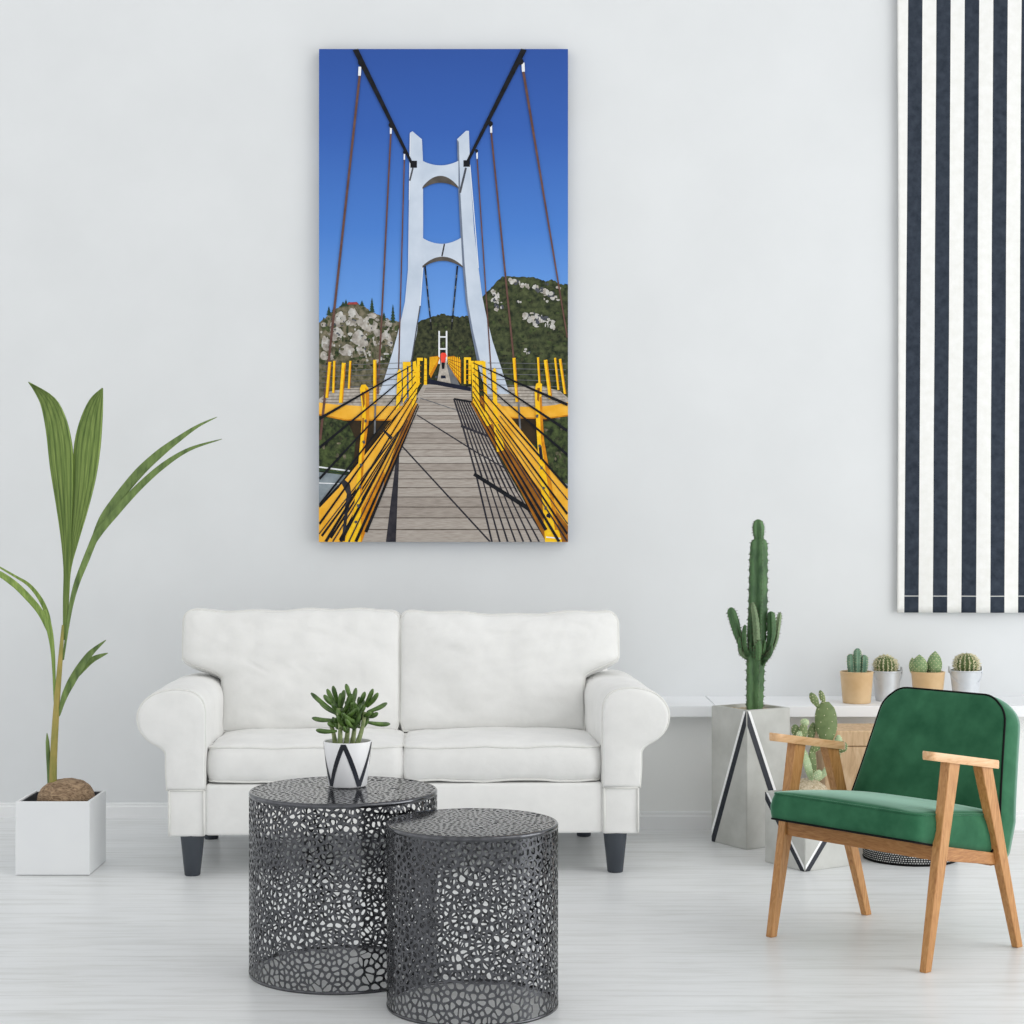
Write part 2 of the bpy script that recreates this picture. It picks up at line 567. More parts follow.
# back cushions
for s in (-1, 1):
    xo = .806 if s < 0 else .765          # outer edge
    xl = .664 if s < 0 else .640          # between the arms
    top = .862 if s < 0 else .850
    botz = .425

    def outl(u, v, s=s, xo=xo, xl=xl, top=top):
        # v -1 bottom .. 1 top ; outer lower corner notched over the arm
        hgt = top - botz
        zz = lerp(botz, top, (v + 1) / 2)
        k = max(0, min(1, (zz - .615) / .075))
        k = k * k * (3 - 2 * k)
        outer = lerp(xl, xo, k)
        r = .04
        dt = zz - (top - r)
        cut = r - math.sqrt(max(0, r * r - dt * dt)) if dt > 0 else 0
        outer -= cut
        inner = .002 + cut * .8 + (-.026 if s > 0 else .026)
        if zz < botz + .04: inner += (.04 - (zz - botz)) * .3
        a = (u * s + 1) / 2              # 0 at the inner edge, 1 at the outer
        x = s * lerp(inner, outer, a)
        sag = (.004 * math.sin(a * 7 + s) + .003 * math.sin(a * 23 + 2 * s)) * max(0, v) ** 3
        return x, zz - botz + sag - .006 * (1 - abs(u)) * max(0, v) ** 4

    def wob(u, v, sg, s=s):
        q = Vector((u * 2.0 + s * 3, v * 2.4, sg * .5))
        w = noise.noise(q) * .012 + noise.noise(q * 2.7) * .004
        w += noise.noise(Vector((u * 10 + s, v * 2.5, 3))) * .009 * max(0, v) ** 2
        w -= .006 * max(0, 1 - abs(noise.noise(Vector((u * 2 + v * 1.2 + s * 4, v * 1.5 - u, 8)))) * 14) * max(0, .6 + .4 * v)
        edge = (1 - abs(u) ** 6) * (1 - abs(v) ** 8)
        return Vector((0, 0, w * (.25 + .75 * edge) * sg))
    # local x->x, y->up, z->towards viewer
    mtx = Matrix.Translation((0, .50, botz)) @ Matrix.Rotation(R(-8), 4, 'X') @ Matrix.Rotation(R(90), 4, 'X')
    bm, T, B = cushion(outl, .058, .065, .03, mtx, puff=.012, wob=wob, nu=60, nv=50)
    c = build('back_cushion', bm, M['cotton'], SO, world=False)
    piping('piping', T, .0042, M['cotton_pipe'], c)
# legs
for x, y in ((-.713, .045), (.712, .045), (-.735, .73), (.66, .73)):
    bm = bmesh.new()
    lathe(bm, [(0, 0), (.024, 0), (.0265, .003), (.041, .139), (0, .139)], x, y, 24)
    build('leg', bm, M['sofa_leg'], SO, world=False, angle=50)


# ------------------------------------------------------------------ lace tables
def voronoi(seeds, ghosts):
    pts = seeds + ghosts
    vs, es, fs, *_ = delaunay_2d_cdt([Vector(p) for p in pts], [], [], 0, 1e-7)
    inc = {}
    cc = []
    for fi, f in enumerate(fs):
        (ax, ay), (bx, by), (cx, cy) = (vs[i] for i in f)
        d = 2 * (ax * (by - cy) + bx * (cy - ay) + cx * (ay - by))
        if abs(d) < 1e-14: d = 1e-14
        ux = ((ax * ax + ay * ay) * (by - cy) + (bx * bx + by * by) * (cy - ay) + (cx * cx + cy * cy) * (ay - by)) / d
        uy = ((ax * ax + ay * ay) * (cx - bx) + (bx * bx + by * by) * (ax - cx) + (cx * cx + cy * cy) * (bx - ax)) / d
        cc.append((ux, uy))
        for i in f: inc.setdefault(i, []).append(fi)
    where = {}
    for i, v in enumerate(vs): where[(round(v.x, 6), round(v.y, 6))] = i
    cells = []
    for p in seeds:
        i = where.get((round(p[0], 6), round(p[1], 6)))
        if i is None: continue
        poly = [cc[f] for f in inc[i]]
        poly.sort(key=lambda q: math.atan2(q[1] - p[1], q[0] - p[0]))
        out = []
        for q in poly:
            if not out or math.hypot(q[0] - out[-1][0], q[1] - out[-1][1]) > 4e-4: out.append(q)
        if len(out) > 1 and math.hypot(out[0][0] - out[-1][0], out[0][1] - out[-1][1]) < 4e-4: out.pop()
        if len(out) >= 3: cells.append(out)
    return cells


def pierce(bm, cells, put, w):
    """each cell becomes a ring of metal round a rounded hole"""
    for c in cells:
        n = len(c)
        cx = sum(p[0] for p in c) / n; cy = sum(p[1] for p in c) / n
        h = []
        for p in c:
            d = math.hypot(p[0] - cx, p[1] - cy)
            k = min(.62, w * 1.22 / max(d, 1e-6))
            h.append((lerp(p[0], cx, k), lerp(p[1], cy, k)))
        V = [bm.verts.new(put(*p)) for p in c]
        A, B = [], []
        for i in range(n):
            a, b = h[i], h[(i + 1) % n]
            A.append(bm.verts.new(put(lerp(a[0], b[0], .27), lerp(a[1], b[1], .27))))
            B.append(bm.verts.new(put(lerp(a[0], b[0], .73), lerp(a[1], b[1], .73))))
        for i in range(n):
            j = (i + 1) % n
            bm.faces.new((V[i], V[j], B[i], A[i]))
            bm.faces.new((V[j], A[j], B[i]))
    bmesh.ops.remove_doubles(bm, verts=bm.verts[:], dist=3e-5)


def scatter(rng, n, inside, w, h, mind):
    """random points with varying spacing; w periodic"""
    cell = mind
    grid = {}
    pts = []
    tries = 0
    stretch = .78
    while len(pts) < n and tries < n * 40:
        tries += 1
        p = (rng.random() * w, rng.random() * h)
        if not inside(p): continue
        q = (p[0], p[1] * stretch)
        md = mind * (.55 + .75 * rng.random() ** 1.5)
        gx, gy = int(q[0] / cell), int(q[1] / cell)
        ok = True
        for a in range(gx - 2, gx + 3):
            for b in range(gy - 2, gy + 3):
                for o in grid.get((a, b), ()):
                    if math.hypot(o[0] - q[0], o[1] - q[1]) < md: ok = False; break
                if not ok: break
            if not ok: break
        if ok:
            pts.append(p); grid.setdefault((gx, gy), []).append(q)
    return pts


def lace_table(cx, cy, r, h, label, seed):
    rng = random.Random(seed)
    T = thing('side_table', label, 'table', (cx, cy, 0), 0, 'round lace metal side tables')
    C = 2 * math.pi * r
    lo, hi = .006, h - .010
    hh = hi - lo
    ncell = int(C * hh / (.0152 * .0195))
    seeds = scatter(rng, ncell, lambda p: True, C, hh, .0138)
    m = .06
    gh = []
    for x, y in seeds:
        if y < m: gh.append((x, -y))
        if y > hh - m: gh.append((x, 2 * hh - y))
    wrap = []
    for x, y in seeds + gh:
        if x < m: wrap.append((x + C, y))
        if x > C - m: wrap.append((x - C, y))
    cells = voronoi(seeds, gh + wrap)
    bm = bmesh.new()
    pierce(bm, cells, lambda u, v: Vector((r * math.cos(u / r), r * math.sin(u / r), lo + v)), .0028)
    build('side', bm, M['lace'], T, world=False, solid=.0016, smooth=False)
    # top disc
    rt = r - .004
    nt = int(math.pi * rt * rt / (.0150 * .0172))
    seeds = [(x - rt, y - rt) for x, y in scatter(rng, nt, lambda p: math.hypot(p[0] - rt, p[1] - rt) < rt - .003, 2 * rt, 2 * rt, .0138)]
    gh = []
    for x, y in seeds:
        d = math.hypot(x, y)
        if d > rt - m: gh.append((x * (2 * rt - d) / d, y * (2 * rt - d) / d))
    cells = voronoi(seeds, gh)
    bm = bmesh.new()
    pierce(bm, cells, lambda u, v: Vector((u, v, h - .001)), .0043)
    build('tabletop', bm, M['lace'], T, world=False, solid=.0016, smooth=False)
    bm = bmesh.new()
    pr = [(r - .006, h - .002), (r - .004, h), (r - .001, h - .001), (r + .0012, h - .004), (r + .0012, h - .012), (r - .002, h - .012), (r - .006, h - .002)]
    lathe(bm, pr, n=96)
    build('top_rim', bm, M['lace'], T, world=False)
    bm = bmesh.new()
    lathe(bm, [(r - .0015, 0), (r + .0015, 0), (r + .0015, .007), (r - .0015, .007), (r - .0015, 0)], n=96)
    build('base_rim', bm, M['lace'], T, world=False)
    return T


lace_table(-.4486, 4.845, .2485, .482, 'wider lace metal drum side table carrying the potted succulent', 4)
lace_table(-.0979, 4.512, .2115, .452, 'smaller lace metal drum side table in front, with an empty top', 9)

# ------------------------------------------------------------------ succulent in striped pot
zt = .4835
PC = Vector((-.4425, 4.90, zt))
S = thing('potted_succulent', 'small green finger-leaved succulent in white pot with black zigzag on table', 'plant', PC)


def pot_r(z): return lerp(.0515, .0645, z / .120)


bm = bmesh.new()
lathe(bm, [(0, zt), (.049, zt), (pot_r(.003), zt + .003), (pot_r(.06), zt + .06), (.0645, zt + .119), (.0635, zt + .121), (.061, zt + .120), (.060, zt + .106), (0, zt + .104)], PC.x, PC.y, 56)
# zigzag bands lying on the pot
NZ = 4                                                   # four peaks round the pot
def zz(ang0, ang1, z0, z1, wd):
    n = 14
    L = []
    for i in range(n + 1):
        s = i / n
        a, z = lerp(ang0, ang1, s), lerp(z0, z1, s)
        rr = pot_r(z) + .0009
        row = []
        for da in (-wd, 0, wd):
            aa = a + da / rr
            row.append(bm.verts.new((PC.x + rr * math.cos(aa), PC.y + rr * math.sin(aa), zt + z)))
        L.append(row)
    for A, B in zip(L, L[1:]):
        for k in range(2):
            f = bm.faces.new((A[k], A[k + 1], B[k + 1], B[k])); f.material_index = 1
for k in range(NZ):
    a = R(-95) + k * 2 * math.pi / NZ
    zz(a, a - math.pi / NZ, .1185, .003, .0066)
    zz(a, a + math.pi / NZ, .1185, .003, .0066)
build('pot', bm, [M['ceramic'], M['navy']], S, angle=50)
bm = bmesh.new(); lathe(bm, [(.0598, zt + .107), (.03, zt + .111), (0, zt + .112)], PC.x, PC.y, 30); build('soil', bm, M['soil'], S)
rng = random.Random(5)
stems = [((340, 745), (338, 708), 4.89), ((352, 745), (355, 708), 4.93), ((357, 745), (365, 712), 4.89), ((335, 745), (330, 722), 4.92), ((346, 745), (348, 704), 4.91)]
for a, b, y in stems:
    bm = bmesh.new()
    A, B = at(*a, y), at(*b, y)
    tube(bm, catmull([A, A.lerp(B, .5) + Vector((.003, 0, 0)), B], 5), [.0075, .0055, .0062], 9)
    build('stem', bm, M['jade_stem'], S)
lv = [((335, 712), (311, 693)), ((336, 714), (319, 701)), ((334, 720), (312, 718)), ((337, 731), (316, 730)), ((337, 707), (327, 689)), ((338, 703), (333, 686)), ((334, 706), (324, 695)),
      ((341, 708), (344, 690)), ((352, 702), (346, 684)), ((351, 710), (356, 688)), ((358, 706), (365, 692)), ((364, 708), (373, 689)), ((367, 707), (378, 693)), ((367, 712), (387, 703)),
      ((366, 717), (378, 713)), ((366, 722), (390, 724)), ((342, 721), (358, 727)), ((346, 718), (352, 707)), ((338, 712), (334, 697)), ((360, 712), (359, 697)), ((347, 712), (349, 696)),
      ((346, 710), (352, 694)), ((363, 716), (371, 712)), ((343, 725), (349, 732)), ((353, 716), (362, 703)), ((339, 709), (341, 693)), ((352, 720), (346, 727)), ((335, 726), (328, 722))]
k = 0
for (a, b) in lv:
    bm = bmesh.new()
    y0 = 4.9 + rng.uniform(-.012, .012); y1 = y0 + rng.uniform(-.03, .03)
    A, B = at(*a, y0), at(*b, y1)
    mid = A.lerp(B, .55) + Vector((0, 0, -.003))
    tube(bm, catmull([A, mid, B], 5), [.0030, .0042, .0056, .0064, .0066, .0058, .0022], 8, flat=.8)
    build('leaf', bm, M['jade'], S)
for i in range(64):
    a = rng.uniform(0, 2 * math.pi)
    base = Vector((PC.x + rng.uniform(-.03, .035), 4.90 + rng.uniform(-.02, .025), zt + .127 + rng.uniform(.02, .075)))
    d = Vector((math.cos(a) * .55, math.sin(a) * .9, rng.uniform(.3, 1.0))).normalized() * rng.uniform(.035, .055)
    bm = bmesh.new()
    tube(bm, catmull([base, base + d * .55 + Vector((0, 0, -.003)), base + d], 4), [.0028, .0042, .0058, .0064, .0058, .0020], 8, flat=.75)
    build('leaf', bm, M['jade'], S)

# ------------------------------------------------------------------ coconut palm
PP = Vector((-1.5425, 6.232, 0))
P = thing('potted_palm', 'tall sprouting coconut palm in a white cube planter', 'plant', PP)
bm = bmesh.new()
hw, hh = .1245, .248
for x0, x1, y0, y1 in ((-hw, hw, -hw, -hw + .01), (-hw, hw, hw - .01, hw), (-hw, -hw + .01, -hw + .01, hw - .01), (hw - .01, hw, -hw + .01, hw - .01)):
    box(bm, PP.x + x0, PP.x + x1, PP.y + y0, PP.y + y1, .002, hh, .0012, 2)
box(bm, PP.x - hw + .01, PP.x + hw - .01, PP.y - hw + .01, PP.y + hw - .01, .002, .02)
build('planter', bm, M['plastic_white'], P, smooth=False)
bm = bmesh.new()
q = hw - .0105
for x0, x1, y0, y1 in ((-q, q, -q, -q + .004), (-q, q, q - .004, q), (-q, -q + .004, -q, q), (q - .004, q, -q, q)):
    box(bm, PP.x + x0, PP.x + x1, PP.y + y0, PP.y + y1, .02, hh - .004)
build('liner', bm, M['planter_inside'], P, smooth=False)
bm = bmesh.new()
bmesh.ops.create_grid(bm, x_segments=20, y_segments=20, size=q - .004, matrix=Matrix.Translation((PP.x, PP.y, .212)))
for v in bm.verts: v.co.z += noise.noise(v.co * 40) * .006
build('soil', bm, M['soil'], P)
bm = bmesh.new()
cn = at(66, 800, 6.225)
ball(bm, Vector((cn.x, 6.225, .235)), .098, .078, .078, 36, 24)
for v in bm.verts:
    d = noise.noise(v.co * 14) * .009 + noise.noise(v.co * 45) * .003
    v.co += (v.co - Vector((cn.x, 6.225, .235))).normalized() * d
build('coconut', bm, M['husk'], P)
YP = 6.215
def wpts(l, Y=YP, dy=0):
    n = len(l)
    return [at(x, y, Y + (dy * (i / max(1, n - 1)) ** 1.5)) for i, (x, y) in enumerate(l)]
def stalk(l, rad, m, dy=0, nm='stem', flat=1.0):
    bm = bmesh.new()
    tube(bm, catmull(wpts(l, dy=dy), 6), rad, 12, flat=flat)
    return build(nm, bm, m, P)
stalk([(53, 788), (53.5, 760), (55, 730), (57, 700), (59.5, 670), (61.5, 645), (63, 625)], [.0135, .0125, .012, .0105, .009, .007, .004], M['palm_stem'])
def lobe(bm, eL, eR, dy=0, n=15, pleat=.0042, cup=.012, y0=0):
    """blade between two edge curves (pixel outlines at the palm's distance), pleated"""
    A, B = catmull([Vector((x, 0, y)) for x, y in eL], 8), catmull([Vector((x, 0, y)) for x, y in eR], 8)
    m = 34
    rows = []
    for i in range(m + 1):
        s = i / m
        a, b = interp(A, s), interp(B, s)
        row = []
        for k in range(n + 1):
            q = a.lerp(b, k / n)
            w = (b - a).length / 16
            p = at(q.x, q.z, YP + y0 + dy * s ** 1.6 + (pleat if k % 2 else -pleat) * min(1, w) + cup * min(1, w) * (2 * k / n - 1) ** 2)
            row.append(bm.verts.new(p))
        rows.append(row)
    for a, b in zip(rows, rows[1:]):
        for k in range(n):
            f = bm.faces.new((a[k], a[k + 1], b[k + 1], b[k]))
            f.material_index = 1 if k % 3 == 1 else 0
def blade(bm, cl, w, dy=0, n=4, y0=0, fold=.25, twist=0):
    C = catmull(wpts(cl, YP + y0, dy), 7)
    rows = []
    L = len(C)
    for i, p in enumerate(C):
        tg = (C[min(i + 1, L - 1)] - C[max(i - 1, 0)]).normalized()
        side = tg.cross(Vector((0, -1, 0))).normalized()
        dep = side.cross(tg).normalized()
        ww = interp(w, i / (L - 1))
        rows.append([bm.verts.new(p + side * (ww * (k / n * 2 - 1)) + dep * (fold * ww * abs(k / n * 2 - 1) + ww * twist * (k / n * 2 - 1))) for k in range(n + 1)])
    for a, b in zip(rows, rows[1:]):
        for k in range(n): bm.faces.new((a[k], a[k + 1], b[k + 1], b[k]))
# tall forked leaf
bm = bmesh.new()
lobe(bm, [(63, 640), (63, 600), (63.5, 570), (61, 540), (56, 505), (50, 468), (46, 432), (41, 406), (34, 391), (28, 382)],
     [(66, 640), (67.5, 600), (69.5, 570), (71, 540), (72.5, 505), (73.3, 470), (72.3, 445), (66, 418), (54, 397), (29, 382)], dy=-.05)
lobe(bm, [(64, 640), (66, 600), (68.5, 570), (70.5, 540), (72.5, 505), (73.3, 470), (74, 445), (80, 420), (90, 399), (102, 388)],
     [(66.5, 640), (69, 600), (71, 570), (77.5, 545), (88, 510), (96, 478), (100.5, 448), (102.5, 420), (103, 403), (103, 388)], dy=-.02, y0=.006)
build('leaf', bm, [M['palm_leaf'], M['palm_vein']], P, solid=.0012)
# arching leaf
bm = bmesh.new()
blade(bm, [(63, 660), (67, 632), (71, 606), (77, 583), (86, 560), (97, 533), (104, 518)], [.0035, .0045, .0075, .010, .0115, .0115, .006], dy=.02)
blade(bm, [(90, 549), (102, 520), (119, 497), (139, 473), (158.6, 454.5), (178, 439.5), (198, 426), (217, 417)], [.006, .012, .016, .0165, .0145, .010, .005, .0008], dy=.10, y0=.014)
blade(bm, [(88, 553), (98, 534), (115, 513), (139, 487), (164, 465), (190, 449), (222, 439)], [.007, .013, .014, .012, .010, .006, .0008], dy=.02, y0=.012)
build('leaf', bm, M['palm_dark'], P, solid=.0012)
# leaf leaving the picture
bm = bmesh.new()
blade(bm, [(57, 740), (55, 705), (54, 672), (52.5, 648), (49, 627), (43, 610)], [.002, .004, .0055, .0075, .011, .012], dy=-.02)
blade(bm, [(50, 633), (41, 613), (28, 597), (12, 582), (-8, 570), (-40, 560)], [.007, .011, .0115, .011, .009, .001], dy=-.08, y0=-.012)
blade(bm, [(51, 637), (48, 617), (41, 600), (29, 585), (13, 575), (-25, 553)], [.005, .008, .0075, .006, .004, .001], dy=.03, y0=-.01)
build('leaf', bm, M['palm_leaf'], P, solid=.0012)
# small side leaf
bm = bmesh.new()
blade(bm, [(59, 716), (64, 698), (71, 683), (80, 668), (91, 653), (106, 640)], [.003, .010, .0135, .0135, .010, .0008], dy=-.05, fold=.35)
blade(bm, [(78, 676), (84, 668), (92, 660), (100, 656), (108, 653)], [.004, .009, .010, .007, .0008], dy=.02, fold=.35, y0=-.02)
build('leaf', bm, M['palm_dark'], P, solid=.0012)
bm = bmesh.new()
tube(bm, catmull(wpts([(50, 785), (49, 768), (48, 752), (47.5, 742), (47, 733)]), 6), [.009, .008, .0075, .0065, .001], 10, flat=.6)
build('shoot', bm, M['palm_dark'], P)


# ------------------------------------------------------------------ concrete planters
def clip(poly, w, h):
    def cut(P, f, g):
        out = []
        for i in range(len(P)):
            a, b = P[i], P[(i + 1) % len(P)]
            fa, fb = f(a), f(b)
            if fa >= 0: out.append(a)
            if (fa >= 0) != (fb >= 0):
                s = fa / (fa - fb)
                out.append((lerp(a[0], b[0], s), lerp(a[1], b[1], s)))
        return out
    for f in (lambda p: p[0], lambda p: w - p[0], lambda p: p[1], lambda p: h - p[1]):
        poly = cut(poly, f, None)
        if not poly: return []
    return poly


def concrete_planter(root, fx, fy, side, h, rot, apex_top):
    """prism with one edge towards the viewer at (fx,fy)"""
    d2 = Vector((math.cos(rot), math.sin(rot), 0)); d1 = Vector((-math.sin(rot), math.cos(rot), 0))
    o = Vector((fx, fy, 0))
    bm = bmesh.new()
    th = .016
    c = [o, o + d2 * side, o + (d1 + d2) * side, o + d1 * side]
    ci = [o + (d1 + d2) * th, o + d2 * (side - th) + d1 * th, o + (d1 + d2) * (side - th), o + d1 * (side - th) + d2 * th]
    up = lambda p, z: p + Vector((0, 0, z))
    ob = [bm.verts.new(up(p, 0)) for p in c]; ot = [bm.verts.new(up(p, h)) for p in c]
    it = [bm.verts.new(up(p, h)) for p in ci]; ib = [bm.verts.new(up(p, h - .05)) for p in ci]
    for i in range(4):
        j = (i + 1) % 4
        bm.faces.new((ob[i], ob[j], ot[j], ot[i])); bm.faces.new((ot[i], ot[j], it[j], it[i])); bm.faces.new((it[i], it[j], ib[j], ib[i]))
    bm.faces.new(ob[::-1]); bm.faces.new(ib)
    bmesh.ops.bevel(bm, geom=[e for e in bm.edges if e.calc_length() > .1 and all(v in ot + ob for v in e.verts)], offset=.0025, segments=2, affect='EDGES')
    wb, ww = .022, .017
    faces = [(o, d1, d2), (o, d2, d1), (o + (d1 + d2) * side, -d1, -d2), (o + (d1 + d2) * side, -d2, -d1)]
    for q, d, nn in faces:
        e = .003
        if apex_top: L0, L1 = (0, h - .002), (side, 0)
        else: L0, L1 = (0, 0), (side, h)
        # black below the line, white above it
        for k, (m0, m1, off) in enumerate(((-wb, .005, .0006), (.005, ww, .0006))):
            sl = h / side
            a = clip([(L0[0], L0[1] + m0 * sl), (L1[0], L1[1] + m0 * sl), (L1[0], L1[1] + m1 * sl), (L0[0], L0[1] + m1 * sl)], side - e, h - e)
            a = [(max(p[0], e), max(p[1], .001)) for p in a]
            if len(a) >= 3:
                f = bm.faces.new([bm.verts.new(q + d * p[0] - nn * off + Vector((0, 0, p[1]))) for p in a])
                f.material_index = 1 if k == 0 else 2
    build('planter', bm, [M['concrete'], M['navy'], M['white_paint']], root, smooth=False)
    cc = o + (d1 + d2) * side / 2
    bm = bmesh.new()
    g = side / 2 - th
    bmesh.ops.create_grid(bm, x_segments=16, y_segments=16, size=g, matrix=Matrix.Translation((cc.x, cc.y, h - .012)) @ Matrix.Rotation(rot, 4, 'Z'))
    for v in bm.verts: v.co.z += noise.noise(v.co * 55) * .004
    build('soil', bm, M['gravel'], root)
    return cc


def ribbed(bm, pts, rad, ribs, depth=.25, sub=6, mi=0, thorn=None, step=.012, tl=.004, fine=8):
    P = catmull(pts, fine)
    n = ribs * sub
    def shp(k, nn, i, L):
        ph = (k % sub) / sub
        return 1 - depth * (.5 - .5 * math.cos(2 * math.pi * ph)) ** .8 + (.08 * math.sin(i * 2.4) if k % sub == 0 else 0)
    rings = tube(bm, P, rad, n, mi=mi, shape=shp)
    if thorn is not None:
        acc = 0
        for i in range(1, len(P) - 1):
            acc += (P[i] - P[i - 1]).length
            if acc < step: continue
            acc = 0
            c = P[i]
            for r_ in range(ribs):
                p = rings[i][r_ * sub].co
                d = (p - c).normalized()
                for _ in range(2):
                    a = Vector((random.uniform(-1, 1), random.uniform(-1, 1), random.uniform(-1, 1))) * .6 + d
                    a.normalize()
                    s1 = a.orthogonal().normalized() * tl * .22; s2 = a.cross(s1)
                    b = [bm.verts.new(p - d * .001 + s1), bm.verts.new(p - d * .001 - s1 * .5 + s2), bm.verts.new(p - d * .001 - s1 * .5 - s2), bm.verts.new(p + a * tl)]
                    for tri in ((0, 1, 3), (1, 2, 3), (2, 0, 3)):
                        f = bm.faces.new([b[t_] for t_ in tri]); f.material_index = thorn


random.seed(3)
TC = thing('potted_cactus', 'tall branching column cactus in a tall concrete planter with black chevron', 'plant', (.8818, 6.7068, 0))
cc = concrete_planter(TC, .847, 6.569, .205, .503, R(32), True)
YC = 6.71
def cact(nm, px, rad, ribs=5, dy=(0, 0), m='cactus', depth=.5):
    bm = bmesh.new()
    n = len(px)
    ribbed(bm, [at(x, y, YC + lerp(dy[0], dy[1], i / (n - 1))) for i, (x, y) in enumerate(px)], rad, ribs, depth, thorn=1, step=.009, tl=.006)
    return build(nm, bm, [M[m], M['thorn']], TC)
s_ = YC / F
cact('trunk', [(754, 712), (754.5, 690), (755, 665), (756, 645), (757, 620), (757.5, 590), (758, 560), (758.5, 543), (758.5, 538.5), (758.3, 534), (758, 527), (758, 521.5), (758, 519.3)],
     [.033, .034, .036, .037, .038, .037, .036, .033, .018, .022, .024, .017, .004], 5, m='cactus')
cact('arm', [(748, 652), (742, 645), (737.5, 633), (734.5, 622), (731.5, 612), (731, 607.5)], [.008, .012, .016, .018, .017, .005], 4, (-.01, -.02))
cact('arm', [(745, 653), (741, 653), (740, 647), (739.5, 641), (739.5, 637)], [.006, .009, .010, .009, .003], 4, (-.01, -.04))
cact('arm', [(749, 655), (745, 648), (744, 638), (744.5, 629), (745, 625)], [.006, .009, .010, .008, .003], 4, (-.02, -.05))
cact('arm', [(757, 648), (756.5, 635), (755.5, 620), (753.5, 608), (752.5, 602)], [.010, .014, .013, .010, .002], 4, (-.035, -.045), 'cactus_old')
cact('arm', [(758, 660), (758.5, 652), (758.8, 645), (759, 640)], [.008, .013, .012, .004], 4, (-.035, -.05))
cact('arm', [(764, 652), (769, 645), (771.5, 634), (771.5, 622), (771, 614), (771, 611.5)], [.007, .012, .0165, .017, .014, .004], 4, (-.01, -.02))
cact('arm', [(765, 655), (772, 649), (776, 638), (778, 625), (779.5, 616), (780, 612.5)], [.006, .008, .010, .010, .009, .003], 4, (0, .03), 'cactus_old')
cact('arm', [(763, 659), (768, 657), (771, 651), (772, 645)], [.006, .008, .008, .003], 4, (-.02, -.03))
cact('arm', [(751, 650), (750, 636), (750.5, 620), (750.5, 610)], [.008, .011, .010, .003], 4, (.0, .0))

for px_, top_, w_, y_ in (((742, 654), (740, 648), .009, -.03), ((768, 655), (771, 650), .009, -.03), ((752, 652), (750, 642), .011, -.03), ((763, 650), (765, 640), .011, -.03), ((755, 655), (754, 646), .010, -.04), ((747, 657), (744, 650), .008, -.02), ((766, 660), (769, 656), .007, -.02)):
    cact('arm', [(757 * .4 + px_[0] * .6, px_[1] + 5), px_, top_], [w_ * .7, w_, w_ * .35], 4, (-.01, y_), 'cactus_old' if w_ == .009 else 'cactus')

# ------------------------------------------------------------------ prickly pear
random.seed(8)
OP = thing('potted_cactus', 'prickly pear with two ear-like pads in a short concrete planter', 'plant', (1.0257, 6.3127, 0))
oc = concrete_planter(OP, .9923, 6.168, .21, .247, R(32), False)
bm = bmesh.new()
lathe(bm, [(.085, .235), (.06, .27), (.03, .292), (0, .298)], oc.x, oc.y, 24)
for v in bm.verts: v.co.z += noise.noise(v.co * 60) * .006
build('mound', bm, M['gravel'], OP)
YO = 6.31
def pad(a, b, w, m='opuntia', y0=YO, dy=0, th=.3, turn=0, prof=(.35, .75, .95, 1.0, .95, .75, .3)):
    bm = bmesh.new()
    A, B = at(*a, y0), at(*b, y0 + dy)
    ww = w / 2 * YO / F
    upv = Vector((math.sin(turn), -math.cos(turn), 0))
    P_ = [A.lerp(B, i / 12) for i in range(13)]
    rings = tube(bm, P_, [ww * q for q in prof], 18, flat=th, up=upv)
    rr = random.Random(int(a[0] * 7 + b[1]))
    for i in range(2, 11, 2):
        for k in range(0, 18, 3):
            v = rings[i][(k + i) % 18].co
            ball(bm, v, .0016, .0016, .0016, 6, 4, 1)
    return build('pad', bm, [M[m], M['spine']], OP)
pad((827, 741), (825, 702), 22.5, y0=6.30, prof=(.5, .8, .98, 1, .97, .82, .35))
pad((818.5, 707), (810.5, 693), 7.5, y0=6.295, dy=-.01, th=.5, prof=(.5, .7, 1, 1.05, .9, .35))
pad((824.5, 704), (820, 690.5), 5.5, y0=6.30, dy=-.01, th=.5, prof=(.5, .7, 1, 1.05, .9, .35))
pad((813, 783), (812, 746), 9.5, y0=6.31, turn=.4)
pad((812, 752), (824, 738), 9, y0=6.31, th=.6, turn=.4)
pad((812, 782), (803, 748), 8, 'opuntia_pale', y0=6.29, turn=.2)
pad((803, 755), (796, 737), 7, y0=6.30, th=.7)
pad((797, 737), (794.5, 724.5), 9, y0=6.28, th=.8)
pad((802, 740), (804, 723), 9.5, 'opuntia', y0=6.27, th=.8)
pad((804, 726), (805.5, 718.5), 9, 'opuntia_pale', y0=6.27, th=.8)
pad((810, 741), (813.5, 722.5), 8, y0=6.32, th=.8)
pad((800, 738), (799, 731), 6, 'opuntia_pale', y0=6.26, th=.8)
pad((816, 782), (838, 758), 7, 'opuntia_pale', y0=6.33, th=.6)
pad((837, 766), (838, 746), 6, y0=6.33, th=.6)
pad((838, 750), (838.5, 735), 8.5, 'opuntia_pale', y0=6.31, th=.8)
pad((839, 752), (845, 742), 11, y0=6.29, th=.8)
pad((815, 780), (820, 770), 8, 'opuntia_pale', y0=6.27, th=.8)

